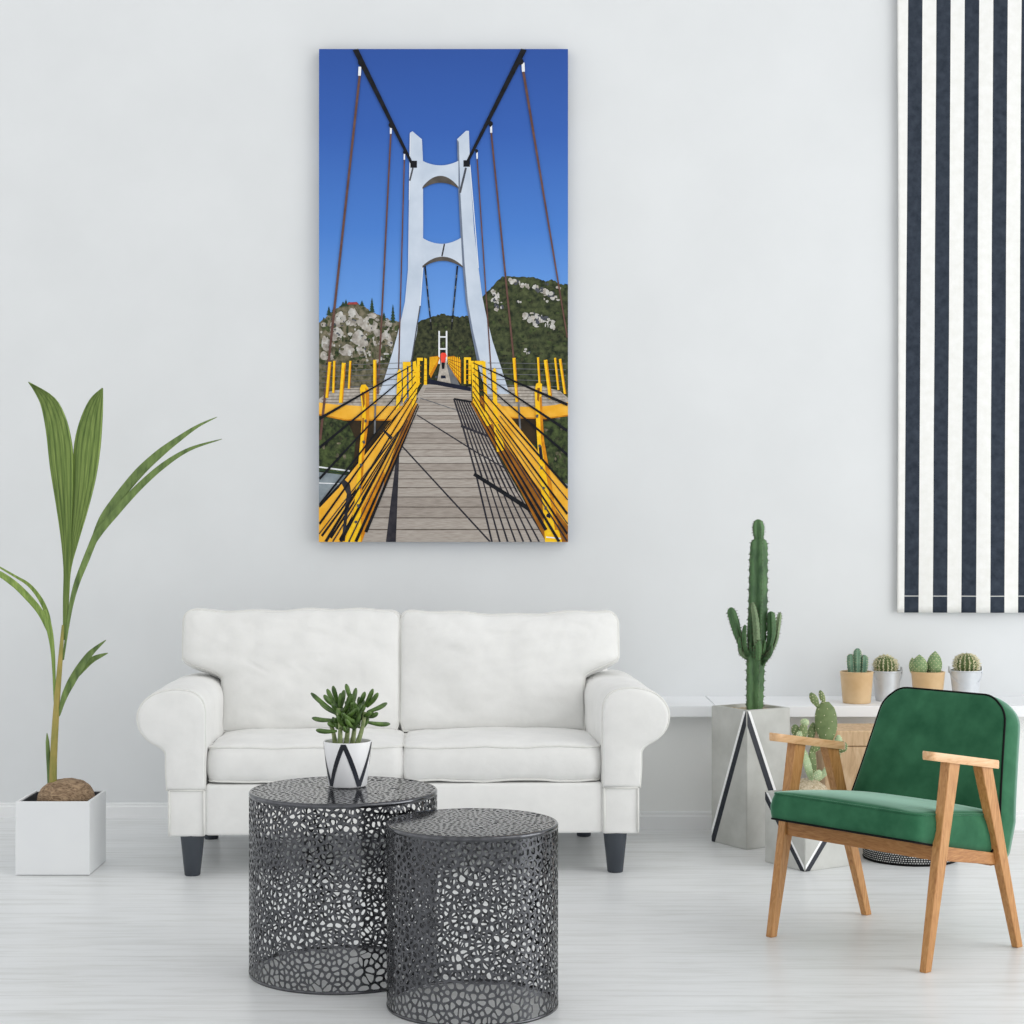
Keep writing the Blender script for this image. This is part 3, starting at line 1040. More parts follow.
# ------------------------------------------------------------------ small cacti on the shelf
ZS = .4842
def small_pot(cx, cy, rt, rb, h, label, m, kind):
    T = thing('potted_cactus', label, 'plant', (cx, cy, ZS), 0, 'small potted cacti on the shelf')
    bm = bmesh.new()
    if kind == 'clay':
        lathe(bm, [(0, ZS), (rb - .003, ZS), (rb, ZS + .003), (rt - .002, ZS + h - .012), (rt, ZS + h - .002), (rt - .003, ZS + h), (rt - .007, ZS + h - .002), (rt - .01, ZS + h - .015), (0, ZS + h - .016)], cx, cy, 44)
        build('pot', bm, M['clay'], T, angle=50)
    else:
        lathe(bm, [(0, ZS), (rb - .002, ZS), (rb, ZS + .004), (rb - .001, ZS + .008), (rb + .001, ZS + .012), (lerp(rb, rt, .7), ZS + h * .7), (rt - .001, ZS + h - .006), (rt + .003, ZS + h - .004), (rt + .003, ZS + h),
                   (rt - .002, ZS + h), (rt - .004, ZS + h - .014), (0, ZS + h - .014)], cx, cy, 44)
        pot = build('bucket', bm, M['zinc'], T, angle=50)
        bm = bmesh.new()
        for s in (-1, 1):
            box(bm, cx + s * (rt + .002) - .003, cx + s * (rt + .002) + .003, cy - .012, cy + .012, ZS + h - .012, ZS + h + .014, .002)
        L = [(cx + (rt + .003) * math.cos(a), cy - (rt * .25) * math.sin(a) - rt * .6 * math.sin(a), ZS + h - .004 - .052 * math.sin(a)) for a in [math.pi * i / 24 for i in range(25)]]
        tube(bm, L, .0014, 6)
        build('handle', bm, M['zinc'], pot)
    bm = bmesh.new(); lathe(bm, [(rt - .008, ZS + h - .012), (0, ZS + h - .006)], cx, cy, 24); build('soil', bm, M['soil'], T)
    return T, ZS + h - .01


def globe(T, cx, cy, z, r, hgt, ribs=16):
    bm = bmesh.new()
    pts, rad = [], []
    for i in range(13):
        a = -math.pi / 2 * .7 + (math.pi / 2 * 1.7) * i / 12
        pts.append((cx, cy, z + hgt * .42 + hgt * .58 * math.sin(a))); rad.append(max(.003, r * math.cos(a)))
    ribbed(bm, pts, rad, ribs, .16, sub=4, thorn=1, step=.0035, tl=.011, fine=2)
    build('stem', bm, [M['globe'], M['spine']], T)


def px_x(px, Y): return (px - 512) / F * Y
random.seed(11)
Y1 = 7.02
T, z = small_pot(px_x(856.7, Y1), Y1, .0645, .0535, .122, 'small blue-green column cactus in a tan pot, standing nearest the prickly pear', 'clay', 'clay')
for dx, dy, r, h in ((0, .0, .0155, .098), (-.021, .006, .0145, .076), (.022, .004, .0155, .072), (.004, .026, .015, .085)):
    bm = bmesh.new()
    c = Vector((px_x(857.5, Y1) + dx, Y1 + dy, z))
    ribbed(bm, [c, c + Vector((dx * .15, 0, h * .45)), c + Vector((dx * .2, 0, h * .85)), c + Vector((dx * .2, 0, h))], [r * .85, r * 1.05, r, r * .3], 6, .3, sub=4, thorn=1, step=.007, tl=.005)
    build('stem', bm, [M['blue_cactus'], M['spine']], T)
Y2 = 7.10
T, z = small_pot(px_x(887, Y2), Y2, .055, .045, .118, 'small round golden-spined cactus in a zinc bucket between the two tan pots', 'zinc', 'zinc')
globe(T, px_x(885.5, Y2), Y2, z, .043, .068)
Y3 = 7.04
T, z = small_pot(px_x(928, Y3), Y3, .0655, .054, .120, 'small cactus of paired fuzzy egg-shaped stems in a tan pot', 'clay', 'clay')
for px, w, h, dy, tilt in ((919.5, .030, .075, -.008, -.06), (934, .029, .088, .0, .12), (915, .017, .062, .012, -.2), (927, .018, .04, .02, 0)):
    bm = bmesh.new()
    c = Vector((px_x(px, Y3), Y3 + dy, z))
    tp = c + Vector((tilt * .04, 0, h))
    P_ = [c.lerp(tp, i / 10) for i in range(11)]
    rings = tube(bm, P_, [w * q for q in (.7, .92, 1, .98, .85, .55, .05)], 20)
    for i in range(1, 10):
        for k in range(0, 20, 2):
            v = rings[i][(k + i % 2) % 20].co
            ball(bm, v, .0016, .0016, .0016, 5, 4, 1)
    build('stem', bm, [M['egg_cactus'], M['spine']], T)
Y4 = 7.05
T, z = small_pot(px_x(965.5, Y4), Y4, .060, .046, .124, 'small round golden-spined cactus in a zinc bucket at the shelf end past both tan pots', 'zinc', 'zinc')
globe(T, px_x(966.5, Y4), Y4, z, .046, .074)

# ------------------------------------------------------------------ wooden box and basket behind the armchair
bx0, bx1 = px_x(824, 6.62), px_x(945, 6.62)
T = thing('wooden_box', 'pale wooden lidded box on the floor below the long white shelf', 'box', ((bx0 + bx1) / 2, 6.74, 0))
bm = bmesh.new(); box(bm, bx0 + .004, bx1 - .004, 6.624, 6.85, .001, .366, .004); build('body', bm, M['pale_wood'], T, smooth=False)
bm = bmesh.new(); box(bm, bx0, bx1, 6.62, 6.855, .3675, .424, .005); build('lid', bm, M['pale_wood'], T, smooth=False)
BK = Vector((px_x(910, 6.42), 6.42, 0))
T = thing('woven_basket', 'black and white patterned round basket under and behind green armchair', 'basket', BK)
bm = bmesh.new()
lathe(bm, [(0, .001), (.157, .001), (.163, .006), (.164, .02), (.164, .08), (.162, .15), (.158, .19), (.154, .19), (.156, .08), (.15, .012), (0, .012)], BK.x, BK.y, 64, uv=True)
build('body', bm, M['woven'], T)
bm = bmesh.new()
tube(bm, [(BK.x + .161 * math.cos(2 * math.pi * i / 48), BK.y + .161 * math.sin(2 * math.pi * i / 48), .0045) for i in range(48)], .0045, 8, closed=True)
build('base_trim', bm, M['black_pipe'], T)

# ------------------------------------------------------------------ green armchair
CH = thing('armchair', 'green velvet armchair with slanted oak legs and wooden armrests', 'armchair', (1.084, 5.170, 0), R(-48.9))
LS = .267
for s in (-1, 1):
    for (tb, tt) in ((-.217, -.102), (.220 if s < 0 else .210, .040)):
        bm = bmesh.new()
        def quad(t_, z, wx, wt):
            return [Vector((s * LS + a * wx / 2, t_ + b * wt / 2, z)) for a, b in ((-1, -1), (1, -1), (1, 1), (-1, 1))]
        hexa(bm, quad(tb, 0, .021, .026), quad(tt, .560 if tt < 0 else .532, .031, .050), .0025)
        build('leg', bm, M['oak'], CH, world=False, smooth=False)
    # armrest: rounded plank
    bm = bmesh.new()
    t0, t1, z0, z1 = -.213, .104, .5855, .534
    n = 40
    out = []
    for i in range(n):
        a = 2 * math.pi * i / n
        c_, s2 = math.cos(a), math.sin(a)
        ex = math.copysign(abs(c_) ** .5, c_) * .0235
        ey = math.copysign(abs(s2) ** .30, s2)
        out.append((s * LS + ex, (t0 + t1) / 2 + ey * (t1 - t0) / 2))
    rows = []
    for k, (ins, dz) in enumerate(((.75, -.0), (.96, -.0), (1, -.004), (1, -.019), (.96, -.0235), (.75, -.0235))):
        row = []
        for x, y in out:
            xx = s * LS + (x - s * LS) * ins
            ym = (t0 + t1) / 2
            yy = ym + math.copysign(max(0, abs(y - ym) - (1 - ins) * .027), y - ym)
            zt_ = lerp(z0, z1, (yy - t0) / (t1 - t0))
            row.append(bm.verts.new((xx, yy, zt_ + dz)))
        rows.append(row)
    for A, B in zip(rows, rows[1:]):
        for i in range(n): bm.faces.new((A[i], A[(i + 1) % n], B[(i + 1) % n], B[i]))
    bm.faces.new(rows[0]); bm.faces.new(rows[-1][::-1])
    build('armrest', bm, M['oak_arm'], CH, world=False, angle=35)
    # side rail
    bm = bmesh.new()
    hexa(bm, [Vector((s * .252 + a * .012, -.150, z)) for a, z in ((-1, .286), (1, .286), (1, .326), (-1, .326))],
         [Vector((s * .252 + a * .012, .125, z)) for a, z in ((-1, .240), (1, .240), (1, .272), (-1, .272))], .002)
    build('side_rail', bm, M['oak_rail'], CH, world=False, smooth=False)
bm = bmesh.new(); box(bm, -.252, .252, -.166, -.144, .287, .328, .002); build('front_rail', bm, M['oak_rail'], CH, world=False, smooth=False)
bm = bmesh.new(); box(bm, -.252, .252, .105, .127, .238, .270, .002); build('rear_rail', bm, M['oak_rail'], CH, world=False, smooth=False)


def rounded(u, v, hw, y0, y1, r0, r1):
    """rectangle with corners of radius r0 at the y0 end and r1 at the y1 end"""
    x = u * hw; y = lerp(y0, y1, (v + 1) / 2)
    for r, ye, sg in ((r0, y0, -1), (r1, y1, 1)):
        dy = (y - (ye - sg * r)) * sg
        dx = abs(x) - (hw - r)
        if r > 0 and dy > 0 and dx > 0:
            m = max(dx, dy) / math.hypot(dx, dy)
            x = math.copysign(hw - r + dx * m, x); y = ye - sg * r + sg * dy * m
    return x, y


# seat (thickness axis tilted: lower at the rear)
ms = Matrix.Translation((0, -.245, .3825)) @ Matrix.Rotation(R(-10.5), 4, 'X')
bm, T_, B_ = cushion(lambda u, v: rounded(u, v, .254, 0, .40, .035, .03), .0435, .020, .0, ms, puff=.008, nu=30, nv=26, wob=lambda u, v, sg: Vector((0, 0, sg * .0075 * v + (.016 * (v + 1) / 2 if sg > 0 else 0))))
seat = build('seat_cushion', bm, M['velvet'], CH, world=False)
piping('piping', T_, .0030, M['velvet'], seat)
piping('piping', B_, .0030, M['black_pipe'], seat)
# backrest
def back_out(u, v):
    x, y = rounded(u, v, 1, 0, .452, 0, 0)
    k = (v + 1) / 2
    hw = lerp(.260, .208, min(1, max(0, (k - .25) / .75)) ** .9)
    return rounded(u, v, hw, 0, .452, .03, .074)
al = math.atan(.34)
mb = Matrix.Translation((.004, .095, .268)) @ Matrix.Rotation(-al, 4, 'X') @ Matrix.Translation((0, .040, 0)) @ Matrix.Rotation(R(90), 4, 'X')
bm, T_, B_ = cushion(back_out, .040, .014, .006, mb, puff=.004, nu=30, nv=30)
bk = build('backrest', bm, M['velvet'], CH, world=False)
piping('piping', T_, .0032, M['black_pipe'], bk)

# ------------------------------------------------------------------ striped cloth on the wall
bxl = px_x(898, 7.22)
BN = thing('wall_hanging', 'long navy and white striped cloth hanging on the wall above the shelf', 'textile', (bxl + .004, 7.25, .819))
bm = bmesh.new()
Wd, Ht = .60, 2.62
nx, nzv = 70, 90
g_ = []
for j in range(nzv + 1):
    row = []
    z = Ht * j / nzv
    for i in range(nx + 1):
        x = Wd * i / nx
        lo_ = 1 - min(1, z / 1.6)
        y = .006 * math.sin(x * 11 + .6) * (.3 + lo_) + .004 * noise.noise(Vector((x * 6, z * 2.2, 1))) + .003 * math.sin(x * 31 + z) * lo_
        row.append(bm.verts.new((x + .004 * math.sin(z * 1.3), y, z)))
    g_.append(row)
for a, b in zip(g_, g_[1:]):
    for i in range(nx): bm.faces.new((a[i], a[i + 1], b[i + 1], b[i]))
build('cloth', bm, M['stripes'], BN, world=False, solid=.0025)
bm = bmesh.new(); tube(bm, [(-.03, 0, Ht), (Wd + .03, 0, Ht)], .011, 14); build('rod', bm, M['rod'], BN, world=False)
for x in (.06, Wd - .06):
    bm = bmesh.new(); tube(bm, [(x, 0, Ht + .011), (x, .029, Ht + .011)], .006, 8); build('bracket', bm, M['rod'], BN, world=False)

# ------------------------------------------------------------------ canvas print of the footbridge
YA = 7.238
CV = thing('canvas_picture', 'tall canvas picture of a white and yellow suspension footbridge above the sofa', 'picture', (at(443.5, 542, YA).x, YA, at(443.5, 542, YA).z))
a, b = at(319, 49, YA), at(568, 542, YA)
def flat_mat(nm, c, c2=None, scale=60, stretch=(1, 1, 1), lo=.35, hi=.65, detail=5):
    return mat('print_' + nm, c, c2, scale, .55, stretch, lo=lo, hi=hi, detail=detail, Specular_IOR_Level=.15)
bm = bmesh.new(); box(bm, a.x, b.x, YA, YW - .001, b.z, a.z, .001, 1)
build('canvas', bm, flat_mat('edge', (92, 112, 150), (70, 84, 110), 5), CV, smooth=False)
PM = {}
t = NT('print_sky'); t.set(Roughness=.55, Specular_IOR_Level=.15)
tc = t.n('ShaderNodeTexCoord'); sp = t.n('ShaderNodeSeparateXYZ'); t.l(tc.outputs['Object'], sp.inputs['Vector'])
mr = t.n('ShaderNodeMapRange'); mr.inputs['From Min'].default_value = .85; mr.inputs['From Max'].default_value = 1.96
t.l(sp.outputs['Z'], mr.inputs['Value'])
t.base(t.ramp(mr.outputs['Result'], [(0, srgb(112, 164, 232)), (.35, srgb(76, 128, 206)), (.7, srgb(56, 98, 178)), (1, srgb(48, 84, 160))]))
PM['sky'] = t.m
for nm, args in dict(
    forest=((34, 42, 30), (84, 92, 60), 42), forest2=((28, 34, 26), (76, 80, 54), 60), scrub=((62, 66, 44), (132, 124, 104), 45), rock=((138, 132, 124), (196, 190, 182), 38), rock2=((168, 166, 160), (206, 204, 200), 60),
    valley=((28, 36, 26), (82, 96, 56), 46), road=((120, 132, 140), (150, 160, 166), 12), tree=((34, 54, 42), (58, 78, 56), 80), red=((232, 64, 52), (246, 84, 66), 60), roof=((150, 60, 60), (170, 80, 76), 60),
    tower=((190, 202, 218), (206, 216, 230), 8), tower2=((222, 228, 236), (230, 236, 242), 8), tshade=((104, 116, 136), (120, 130, 148), 20), shade=((70, 74, 84), (84, 86, 92), 20), soffit=((74, 70, 66), (96, 90, 84), 20), black=((16, 18, 22), (28, 30, 36), 40), brown=((92, 66, 60), (112, 82, 74), 30),
    yellow=((246, 190, 22), (254, 208, 46), 50), girder=((238, 172, 44), (248, 190, 72), 14), orange=((196, 122, 22), (226, 150, 30), 40), rust=((140, 88, 30), (176, 112, 36), 20), deckside=((158, 150, 140), (192, 184, 174), 70),
    shadow=((40, 40, 48), (56, 54, 60), 40), navy=((20, 24, 40), (30, 34, 52), 30), grey=((96, 98, 102), (120, 122, 126), 30), white=((226, 230, 234), (238, 240, 244), 30), under=((44, 36, 26), (60, 48, 32), 20)).items():
    PM[nm] = flat_mat(nm, *args)
for i, (c1, c2) in enumerate((((158, 149, 141), (182, 174, 166)), ((146, 137, 129), (170, 161, 153)), ((170, 163, 155), (194, 187, 180)))):
    PM['plank%d' % i] = flat_mat('plank', c1, c2, 26, (1, 1, 14))
PM['joint'] = flat_mat('joint', (84, 74, 68), (108, 98, 90), 30)
names = list(PM)
bm = bmesh.new()
LAY = [0]
def P2(x, y):
    x = max(319.05, min(567.95, x)); y = max(49.05, min(541.95, y))
    p = at(x, y, YA); p.y = YA - .0004 - LAY[0] * .00004
    return p
def poly(pts, m, up=True):
    LAY[0] += 1 if up else .06
    q = []
    for p in pts:
        v = P2(*p)
        if not q or (v - q[-1]).length > 1e-5: q.append(v)
    if len(q) > 2 and (q[0] - q[-1]).length < 1e-5: q.pop()
    if len(q) < 3: return
    f = bm.faces.new([bm.verts.new(v) for v in q])
    f.material_index = names.index(m)
    f.normal_update()
    return f
def line(p, q, w0, m, w1=None, up=True):
    w1 = w0 if w1 is None else w1
    # trim to the picture so that a clamped end does not bend the line
    (x0, y0), (x1, y1) = p, q
    def cl(x0, y0, x1, y1):
        t0, t1 = 0, 1
        for a_, b_, lo_, hi_ in ((x0, x1 - x0, 319.05, 567.95), (y0, y1 - y0, 49.05, 541.95)):
            if abs(b_) < 1e-9: continue
            u0, u1 = (lo_ - a_) / b_, (hi_ - a_) / b_
            if u0 > u1: u0, u1 = u1, u0
            t0, t1 = max(t0, u0), min(t1, u1)
        return t0, t1
    t0, t1 = cl(x0, y0, x1, y1)
    if t1 <= t0: return
    wa, wb = lerp(w0, w1, t0), lerp(w0, w1, t1)
    x0, y0, x1, y1 = lerp(x0, x1, t0), lerp(y0, y1, t0), lerp(x0, x1, t1), lerp(y0, y1, t1)
    d = math.hypot(x1 - x0, y1 - y0)
    nx_, ny_ = -(y1 - y0) / d, (x1 - x0) / d
    poly([(x0 + nx_ * wa / 2, y0 + ny_ * wa / 2), (x1 + nx_ * wb / 2, y1 + ny_ * wb / 2), (x1 - nx_ * wb / 2, y1 - ny_ * wb / 2), (x0 - nx_ * wa / 2, y0 - ny_ * wa / 2)], m, up)
rg = random.Random(21)
def blob(cx, cy, rx, ry, m, n=9, up=False):
    ph = rg.random() * 6
    poly([(cx + rx * math.cos(ph + 2 * math.pi * k / n) * rg.uniform(.65, 1.15), cy + ry * math.sin(ph + 2 * math.pi * k / n) * rg.uniform(.65, 1.15)) for k in range(n)], m, up)
def jag(pts, amp=.8, sub=5):
    out = []
    for (x0, y0), (x1, y1) in zip(pts, pts[1:]):
        for k in range(sub):
            s = k / sub
            out.append((lerp(x0, x1, s), lerp(y0, y1, s) + rg.uniform(-amp, amp)))
    out.append(pts[-1])
    return out
poly([(319, 49), (568, 49), (568, 542), (319, 542)], 'sky')
# hills
poly(jag([(412, 326), (424, 319), (433, 317), (441, 314), (450, 315), (458, 317), (466, 316), (474, 312), (484, 310)], .9) + [(490, 400), (412, 400)], 'forest2')
poly(jag([(476, 308), (482, 297), (490, 289), (497, 281), (502, 277), (508, 276), (518, 277), (527, 277), (534, 277.5), (540, 279), (546, 281), (552, 279.5), (558, 283), (563, 285), (568, 286)], .6) + [(568, 542), (480, 542), (476, 400)], 'forest')
poly(jag([(319, 322), (325, 318), (331, 312), (337, 308), (344, 304), (350, 302), (358, 303), (364, 307), (371, 311), (378, 315), (386, 318), (394, 321), (404, 323)], .8) + [(404, 400), (319, 400)], 'scrub')
LAY[0] += 1
for _ in range(80): blob(rg.uniform(321, 402), rg.uniform(322, 372), rg.uniform(1, 4), rg.uniform(1, 3.5), rg.choice(['forest', 'forest2', 'valley']))
LAY[0] += 1
for x, y, rx, ry in ((340, 318, 6, 6), (353, 318, 7, 9), (369, 325, 8, 8), (360, 322, 4, 6), (336, 334, 7, 8), (358, 338, 8, 8), (386, 338, 7, 8), (327, 344, 6, 7), (346, 350, 7, 6), (372, 316, 5, 4), (334, 325, 4, 5), (324, 356, 5, 5), (364, 352, 6, 5), (330, 332, 4, 4)):
    blob(x, y, rx, ry, 'rock'); 
LAY[0] += 1
for x, y, rx, ry in ((341, 315, 3, 4), (352, 313, 4, 5), (370, 321, 4, 5), (337, 331, 4, 4), (359, 335, 5, 5), (387, 335, 3, 5), (326, 341, 3, 4)):
    blob(x, y, rx, ry, 'rock2')
for _ in range(90): blob(rg.uniform(321, 392), rg.uniform(318, 362), rg.uniform(1.2, 4), rg.uniform(1.2, 4.2), rg.choice(['rock', 'rock', 'rock2', 'scrub', 'forest']), 7)
LAY[0] += 1
for _ in range(110): blob(rg.uniform(321, 398), rg.uniform(316, 362), rg.uniform(.4, 1.6), rg.uniform(.4, 1.6), rg.choice(['shade', 'forest', 'rock2', 'rock']))
for x, y, h in ((346, 306, 6), (343, 306, 4), (362, 306, 5), (372, 312, 13), (393, 322, 16), (329, 315, 8), (334, 312, 5), (384, 320, 7)):
    for k in range(5):
        yy = y - h * k / 5; w = 3.0 * (1 - k / 6)
        poly([(x - w, yy + rg.uniform(0, 1)), (x, yy - h / 3.2), (x + w, yy + rg.uniform(0, 1))], 'tree', k == 0)
poly([(347, 304.5), (349, 302.4), (357, 302), (358, 304.5)], 'roof')
LAY[0] += 1
for _ in range(170): blob(rg.uniform(492, 567), rg.uniform(285, 372), rg.uniform(.8, 3), rg.uniform(.8, 2.4), rg.choice(['forest2', 'valley', 'forest', 'forest2']))
LAY[0] += 1
def streak(x0, y0, x1, y1, n, sp_, r):
    for _ in range(n):
        s = rg.random()
        blob(lerp(x0, x1, s) + rg.uniform(-sp_, sp_), lerp(y0, y1, s) + rg.uniform(-sp_, sp_), rg.uniform(.5, r), rg.uniform(.5, r), rg.choice(['rock', 'rock2', 'rock2', 'shade']))
streak(509, 280, 530, 287, 26, 1.8, 2.8); streak(532, 286, 558, 298, 34, 2.2, 3.0); streak(526, 315, 540, 322, 26, 5, 3.2); streak(538, 318, 553, 326, 26, 3.5, 3); streak(494, 292, 500, 310, 26, 4, 2.6); streak(545, 283, 560, 288, 8, 1.2, 1.6); streak(543, 297, 548, 302, 5, 2, 2); streak(524, 350, 530, 352, 5, 2, 1.8); streak(515, 301, 522, 303, 4, 1, 1.4)
for _ in range(40): blob(rg.uniform(424, 476), rg.uniform(322, 360), rg.uniform(.8, 2.2), rg.uniform(.8, 2.2), rg.choice(['forest', 'valley', 'forest2']))
# valley under the bridge
poly([(319, 400), (404, 400), (404, 480), (319, 480)], 'valley')
poly([(500, 405), (568, 405), (568, 500), (500, 500)], 'valley')
LAY[0] += 1
for _ in range(60): blob(rg.choice([rg.uniform(320, 362), rg.uniform(535, 567)]), rg.uniform(418, 478), rg.uniform(1, 3), rg.uniform(1, 3), rg.choice(['forest', 'forest2', 'scrub']))
poly([(319, 472), (352, 476), (340, 510), (319, 512)], 'road'); line((319, 467), (350, 471), 1.5, 'white'); line((319, 470), (350, 474), 1.5, 'tree'); line((319, 483), (345, 484), 1, 'white')
poly([(558, 482), (568, 484), (568, 500), (560, 496)], 'road')
# far bridge : rear cables, tower, railings, walker
line((425, 266), (431.5, 330), 1.6, 'black', 1.2); line((457.5, 266), (451.5, 330), 1.6, 'black', 1.2)
for k in range(5):
    y = 275 + k * 11
    line((425 + (y - 266) * .1, y), (425.2 + (y - 263) * .1, y + 3), 1.2, 'grey', up=False); line((457.5 - (y - 266) * .095, y), (457.3 - (y - 263) * .095, y + 3), 1.2, 'grey', up=False)
line((439.2, 331), (439.2, 364), 1.6, 'white'); line((446.6, 331), (446.6, 364), 1.6, 'white'); line((439, 337), (447, 337), 1.4, 'white'); line((439, 349), (447, 349), 1.6, 'white')
poly([(436, 388), (441, 360), (446, 360), (456, 388)], 'deckside')
poly([(446.5, 364), (450, 364), (461, 388), (452, 388)], 'grey')
poly([(430, 357), (438, 356), (440, 358), (437, 366), (431, 378), (429, 374)], 'orange'); poly([(447, 357), (454, 356), (461, 360), (461, 384), (455, 376), (449, 366)], 'orange')
LAY[0] += 1
for k in range(7):
    line((430 + k * 1.3, 357), (429.5 + k * 1.1, 375 - k * 2), .5, 'yellow', up=False); line((448 + k * 1.9, 357), (448.5 + k * 1.8, 365 + k * 2.5), .7, 'yellow', up=False)
for k in range(4):
    line((447, 359 + k * 1.3), (461, 363 + k * 5), .4, 'black', up=False)
poly([(440.6, 354), (442, 352.8), (445.6, 353), (447, 356), (445.6, 358), (445.2, 362.5), (441.4, 362.5), (440.6, 358)], 'red'); poly([(441.4, 362.5), (445, 362.5), (444.4, 369), (442, 369)], 'black'); blob(443.2, 351.2, 1.7, 1.9, 'black', up=True)
poly([(435, 376), (438, 376), (438, 378), (435, 378)], 'shade'); poly([(441, 375.5), (445.5, 375.5), (446, 378.5), (441, 378.5)], 'navy', False)
# platforms round the tower
poly([(319, 399), (328, 392), (345, 388), (404, 386), (404, 407), (340, 406), (319, 404)], 'deckside')
poly([(484, 388), (540, 386), (560, 391), (568, 398), (568, 405), (535, 408), (500, 408), (484, 400)], 'deckside')
for k in range(5):
    line((322, 390 + k * 3.2), (402, 389 + k * 3.2), .5, 'joint', up=(k == 0)); line((488, 390 + k * 3.2), (565, 391 + k * 3), .5, 'joint', up=False)
poly([(319, 414), (345, 419), (392, 419.5), (388, 428), (362, 470), (352, 476), (356, 440), (348, 422)], 'under')
poly([(507, 417), (545, 418), (550, 421), (536, 422), (536, 446), (524, 436)], 'under')
poly([(319, 402.5), (335, 404.5), (360, 406), (404, 406), (392, 419.5), (365, 420), (345, 419), (319, 414)], 'girder')
poly([(498, 406), (535, 407), (555, 405), (568, 402), (568, 415), (545, 418), (507, 417)], 'girder')
line((319, 414.5), (345, 419.8), 1.6, 'orange'); line((345, 419.8), (392, 420), 1.4, 'orange'); line((507, 417.5), (545, 418.5), 1.4, 'orange'); line((545, 418.5), (568, 415.5), 1.4, 'orange')
# tower
LL = [(410, 133), (412.5, 131.5), (422, 139.5), (423, 160), (423.2, 220), (423, 262), (421.8, 285), (420, 306), (417, 333), (411.5, 359), (402, 382), (397.5, 395), (379, 395), (386, 374), (393, 351), (400, 325), (405, 302), (408, 270), (409, 200)]
RL_ = [(457, 139.5), (466, 131), (469, 131), (470, 165), (474, 230), (478.5, 268), (482.5, 298), (487, 319), (492.5, 341), (500, 364), (509.5, 394), (486, 394), (477, 361), (471, 331), (466, 303), (462.5, 265), (460.5, 235), (458.5, 195)]
poly(LL, 'tower'); poly(RL_, 'tower')
poly([(457, 139.5), (458.8, 142), (460.5, 195), (462.8, 235), (464.5, 262), (468, 303), (473, 331), (480, 361), (477, 361), (471, 331), (466, 303), (462.5, 265), (460.5, 235), (458.5, 195)], 'tshade')
line((423.3, 262), (420.2, 306), .9, 'tower2'); line((420.2, 306), (411.7, 360), 1.2, 'shade'); line((411.7, 360), (402, 383), 1.4, 'shade')
line((410.3, 134), (409.3, 200), .8, 'tower2'); line((470, 165), (478.5, 268), .8, 'tower2')
def arc(x0, x1, ye, ym, n=14):
    return [(lerp(x0, x1, i / n), ye + (ym - ye) * (1 - (2 * i / n - 1) ** 2)) for i in range(n + 1)]
poly(arc(422.5, 458.5, 187.5, 176) + arc(422.5, 459, 189, 183)[::-1], 'soffit')
poly(arc(422.5, 458.5, 161, 165.6) + arc(422.5, 458.5, 187, 176)[::-1], 'tower')
poly(arc(422.5, 462.5, 266, 256.8) + arc(422.5, 463, 268, 261)[::-1], 'soffit')
poly(arc(422.5, 461, 238, 244) + arc(422.5, 462.5, 266, 256.8)[::-1], 'tower')
line((444.5, 244), (442, 256.5), 1.5, 'shadow'); line((466, 168), (460, 193), 2, 'shade'); line((413, 168), (409.8, 181), 1.6, 'shade')
poly([(410.5, 161), (417, 161), (417, 168), (410.5, 168)], 'black'); poly([(463.5, 160.5), (470, 160.5), (470, 167), (463.5, 167)], 'black')
# cables
def susp(p, q, w):
    line(p, q, w, 'brown'); line((p[0], p[1] - 7), (lerp(p[0], q[0], .01), p[1] + 2), w * 1.15, 'white')
susp((360, 74), (320.3, 440), 2.4); susp((391, 132), (378, 394), 1.7); susp((404.5, 158), (398, 394), 1.3)
susp((523, 70), (568, 338), 2.6); susp((491, 131), (518, 402), 1.8); susp((477, 157), (492.5, 392), 1.3)
line((354, 46), (413, 166), 6.2, 'black', 2.6); line((525.5, 46), (466, 165), 6.2, 'black', 2.6)
for x, y, r in ((360.5, 62, 3), (391, 125.5, 2.2), (404.5, 152, 1.7), (521, 62, 3), (490.5, 124, 2.2), (476.5, 151, 1.7)): blob(x, y, r, r * 1.4, 'black', up=True)
# platform fence
for k in range(5):
    line((322, 366 + k * 5.5), (402, 363 + k * 5.4), .55, 'grey', up=(k == 0)); line((488, 363 + k * 5.4), (566, 364 + k * 5.8), .55, 'grey', up=False)
for x, y0_, y1_, w, dx in ((330, 362, 398, 3, -3), (334.5, 361, 393, 2.4, -1), (344, 363, 403, 4, -3), (350.5, 361, 389, 2.2, -1.5), (375, 360, 404, 3.4, 0), (514, 358, 402, 3, 3), (538, 357.5, 383, 2.2, 1.5), (545.5, 360, 399, 3.6, 5), (555, 358, 390, 2.2, 3.5), (560, 359, 394, 2.6, 5)):
    line((x, y0_), (x + dx, y1_), w, 'yellow'); line((x + w * .35, y0_ + 1), (x + dx + w * .35, y1_), w * .3, 'orange')
line((375.5, 404), (374.8, 434), 1.8, 'grey'); line((518.5, 402), (520.5, 436), 1.8, 'grey')
# main deck
poly([(358, 542), (390, 467), (412, 404), (424, 384), (471, 388), (472, 404), (505, 467), (547, 542)], 'plank0')
LAY[0] += 1
y = 542.0; k = 0; sp_ = 12.5
def edge_l(y): return lerp(360, 418, (542 - y) / 138) if y > 404 else lerp(418, 428, (404 - y) / 20)
def edge_r(y): return lerp(547, 472, ((542 - y) / 138) ** .92) if y > 404 else 471.5
while y > 388:
    y2 = max(385, y - sp_)
    poly([(edge_l(y), y), (edge_r(y), y), (edge_r(y2), y2), (edge_l(y2), y2)], 'plank%d' % rg.randrange(3), False)
    y = y2; sp_ = max(1.6, sp_ * .93)
LAY[0] += 1
y = 542.0; sp_ = 12.5
while y > 388:
    y -= sp_
    if y > 388: line((edge_l(y), y), (edge_r(y), y), max(.35, sp_ * .09), 'joint', up=False)
    sp_ = max(1.6, sp_ * .93)
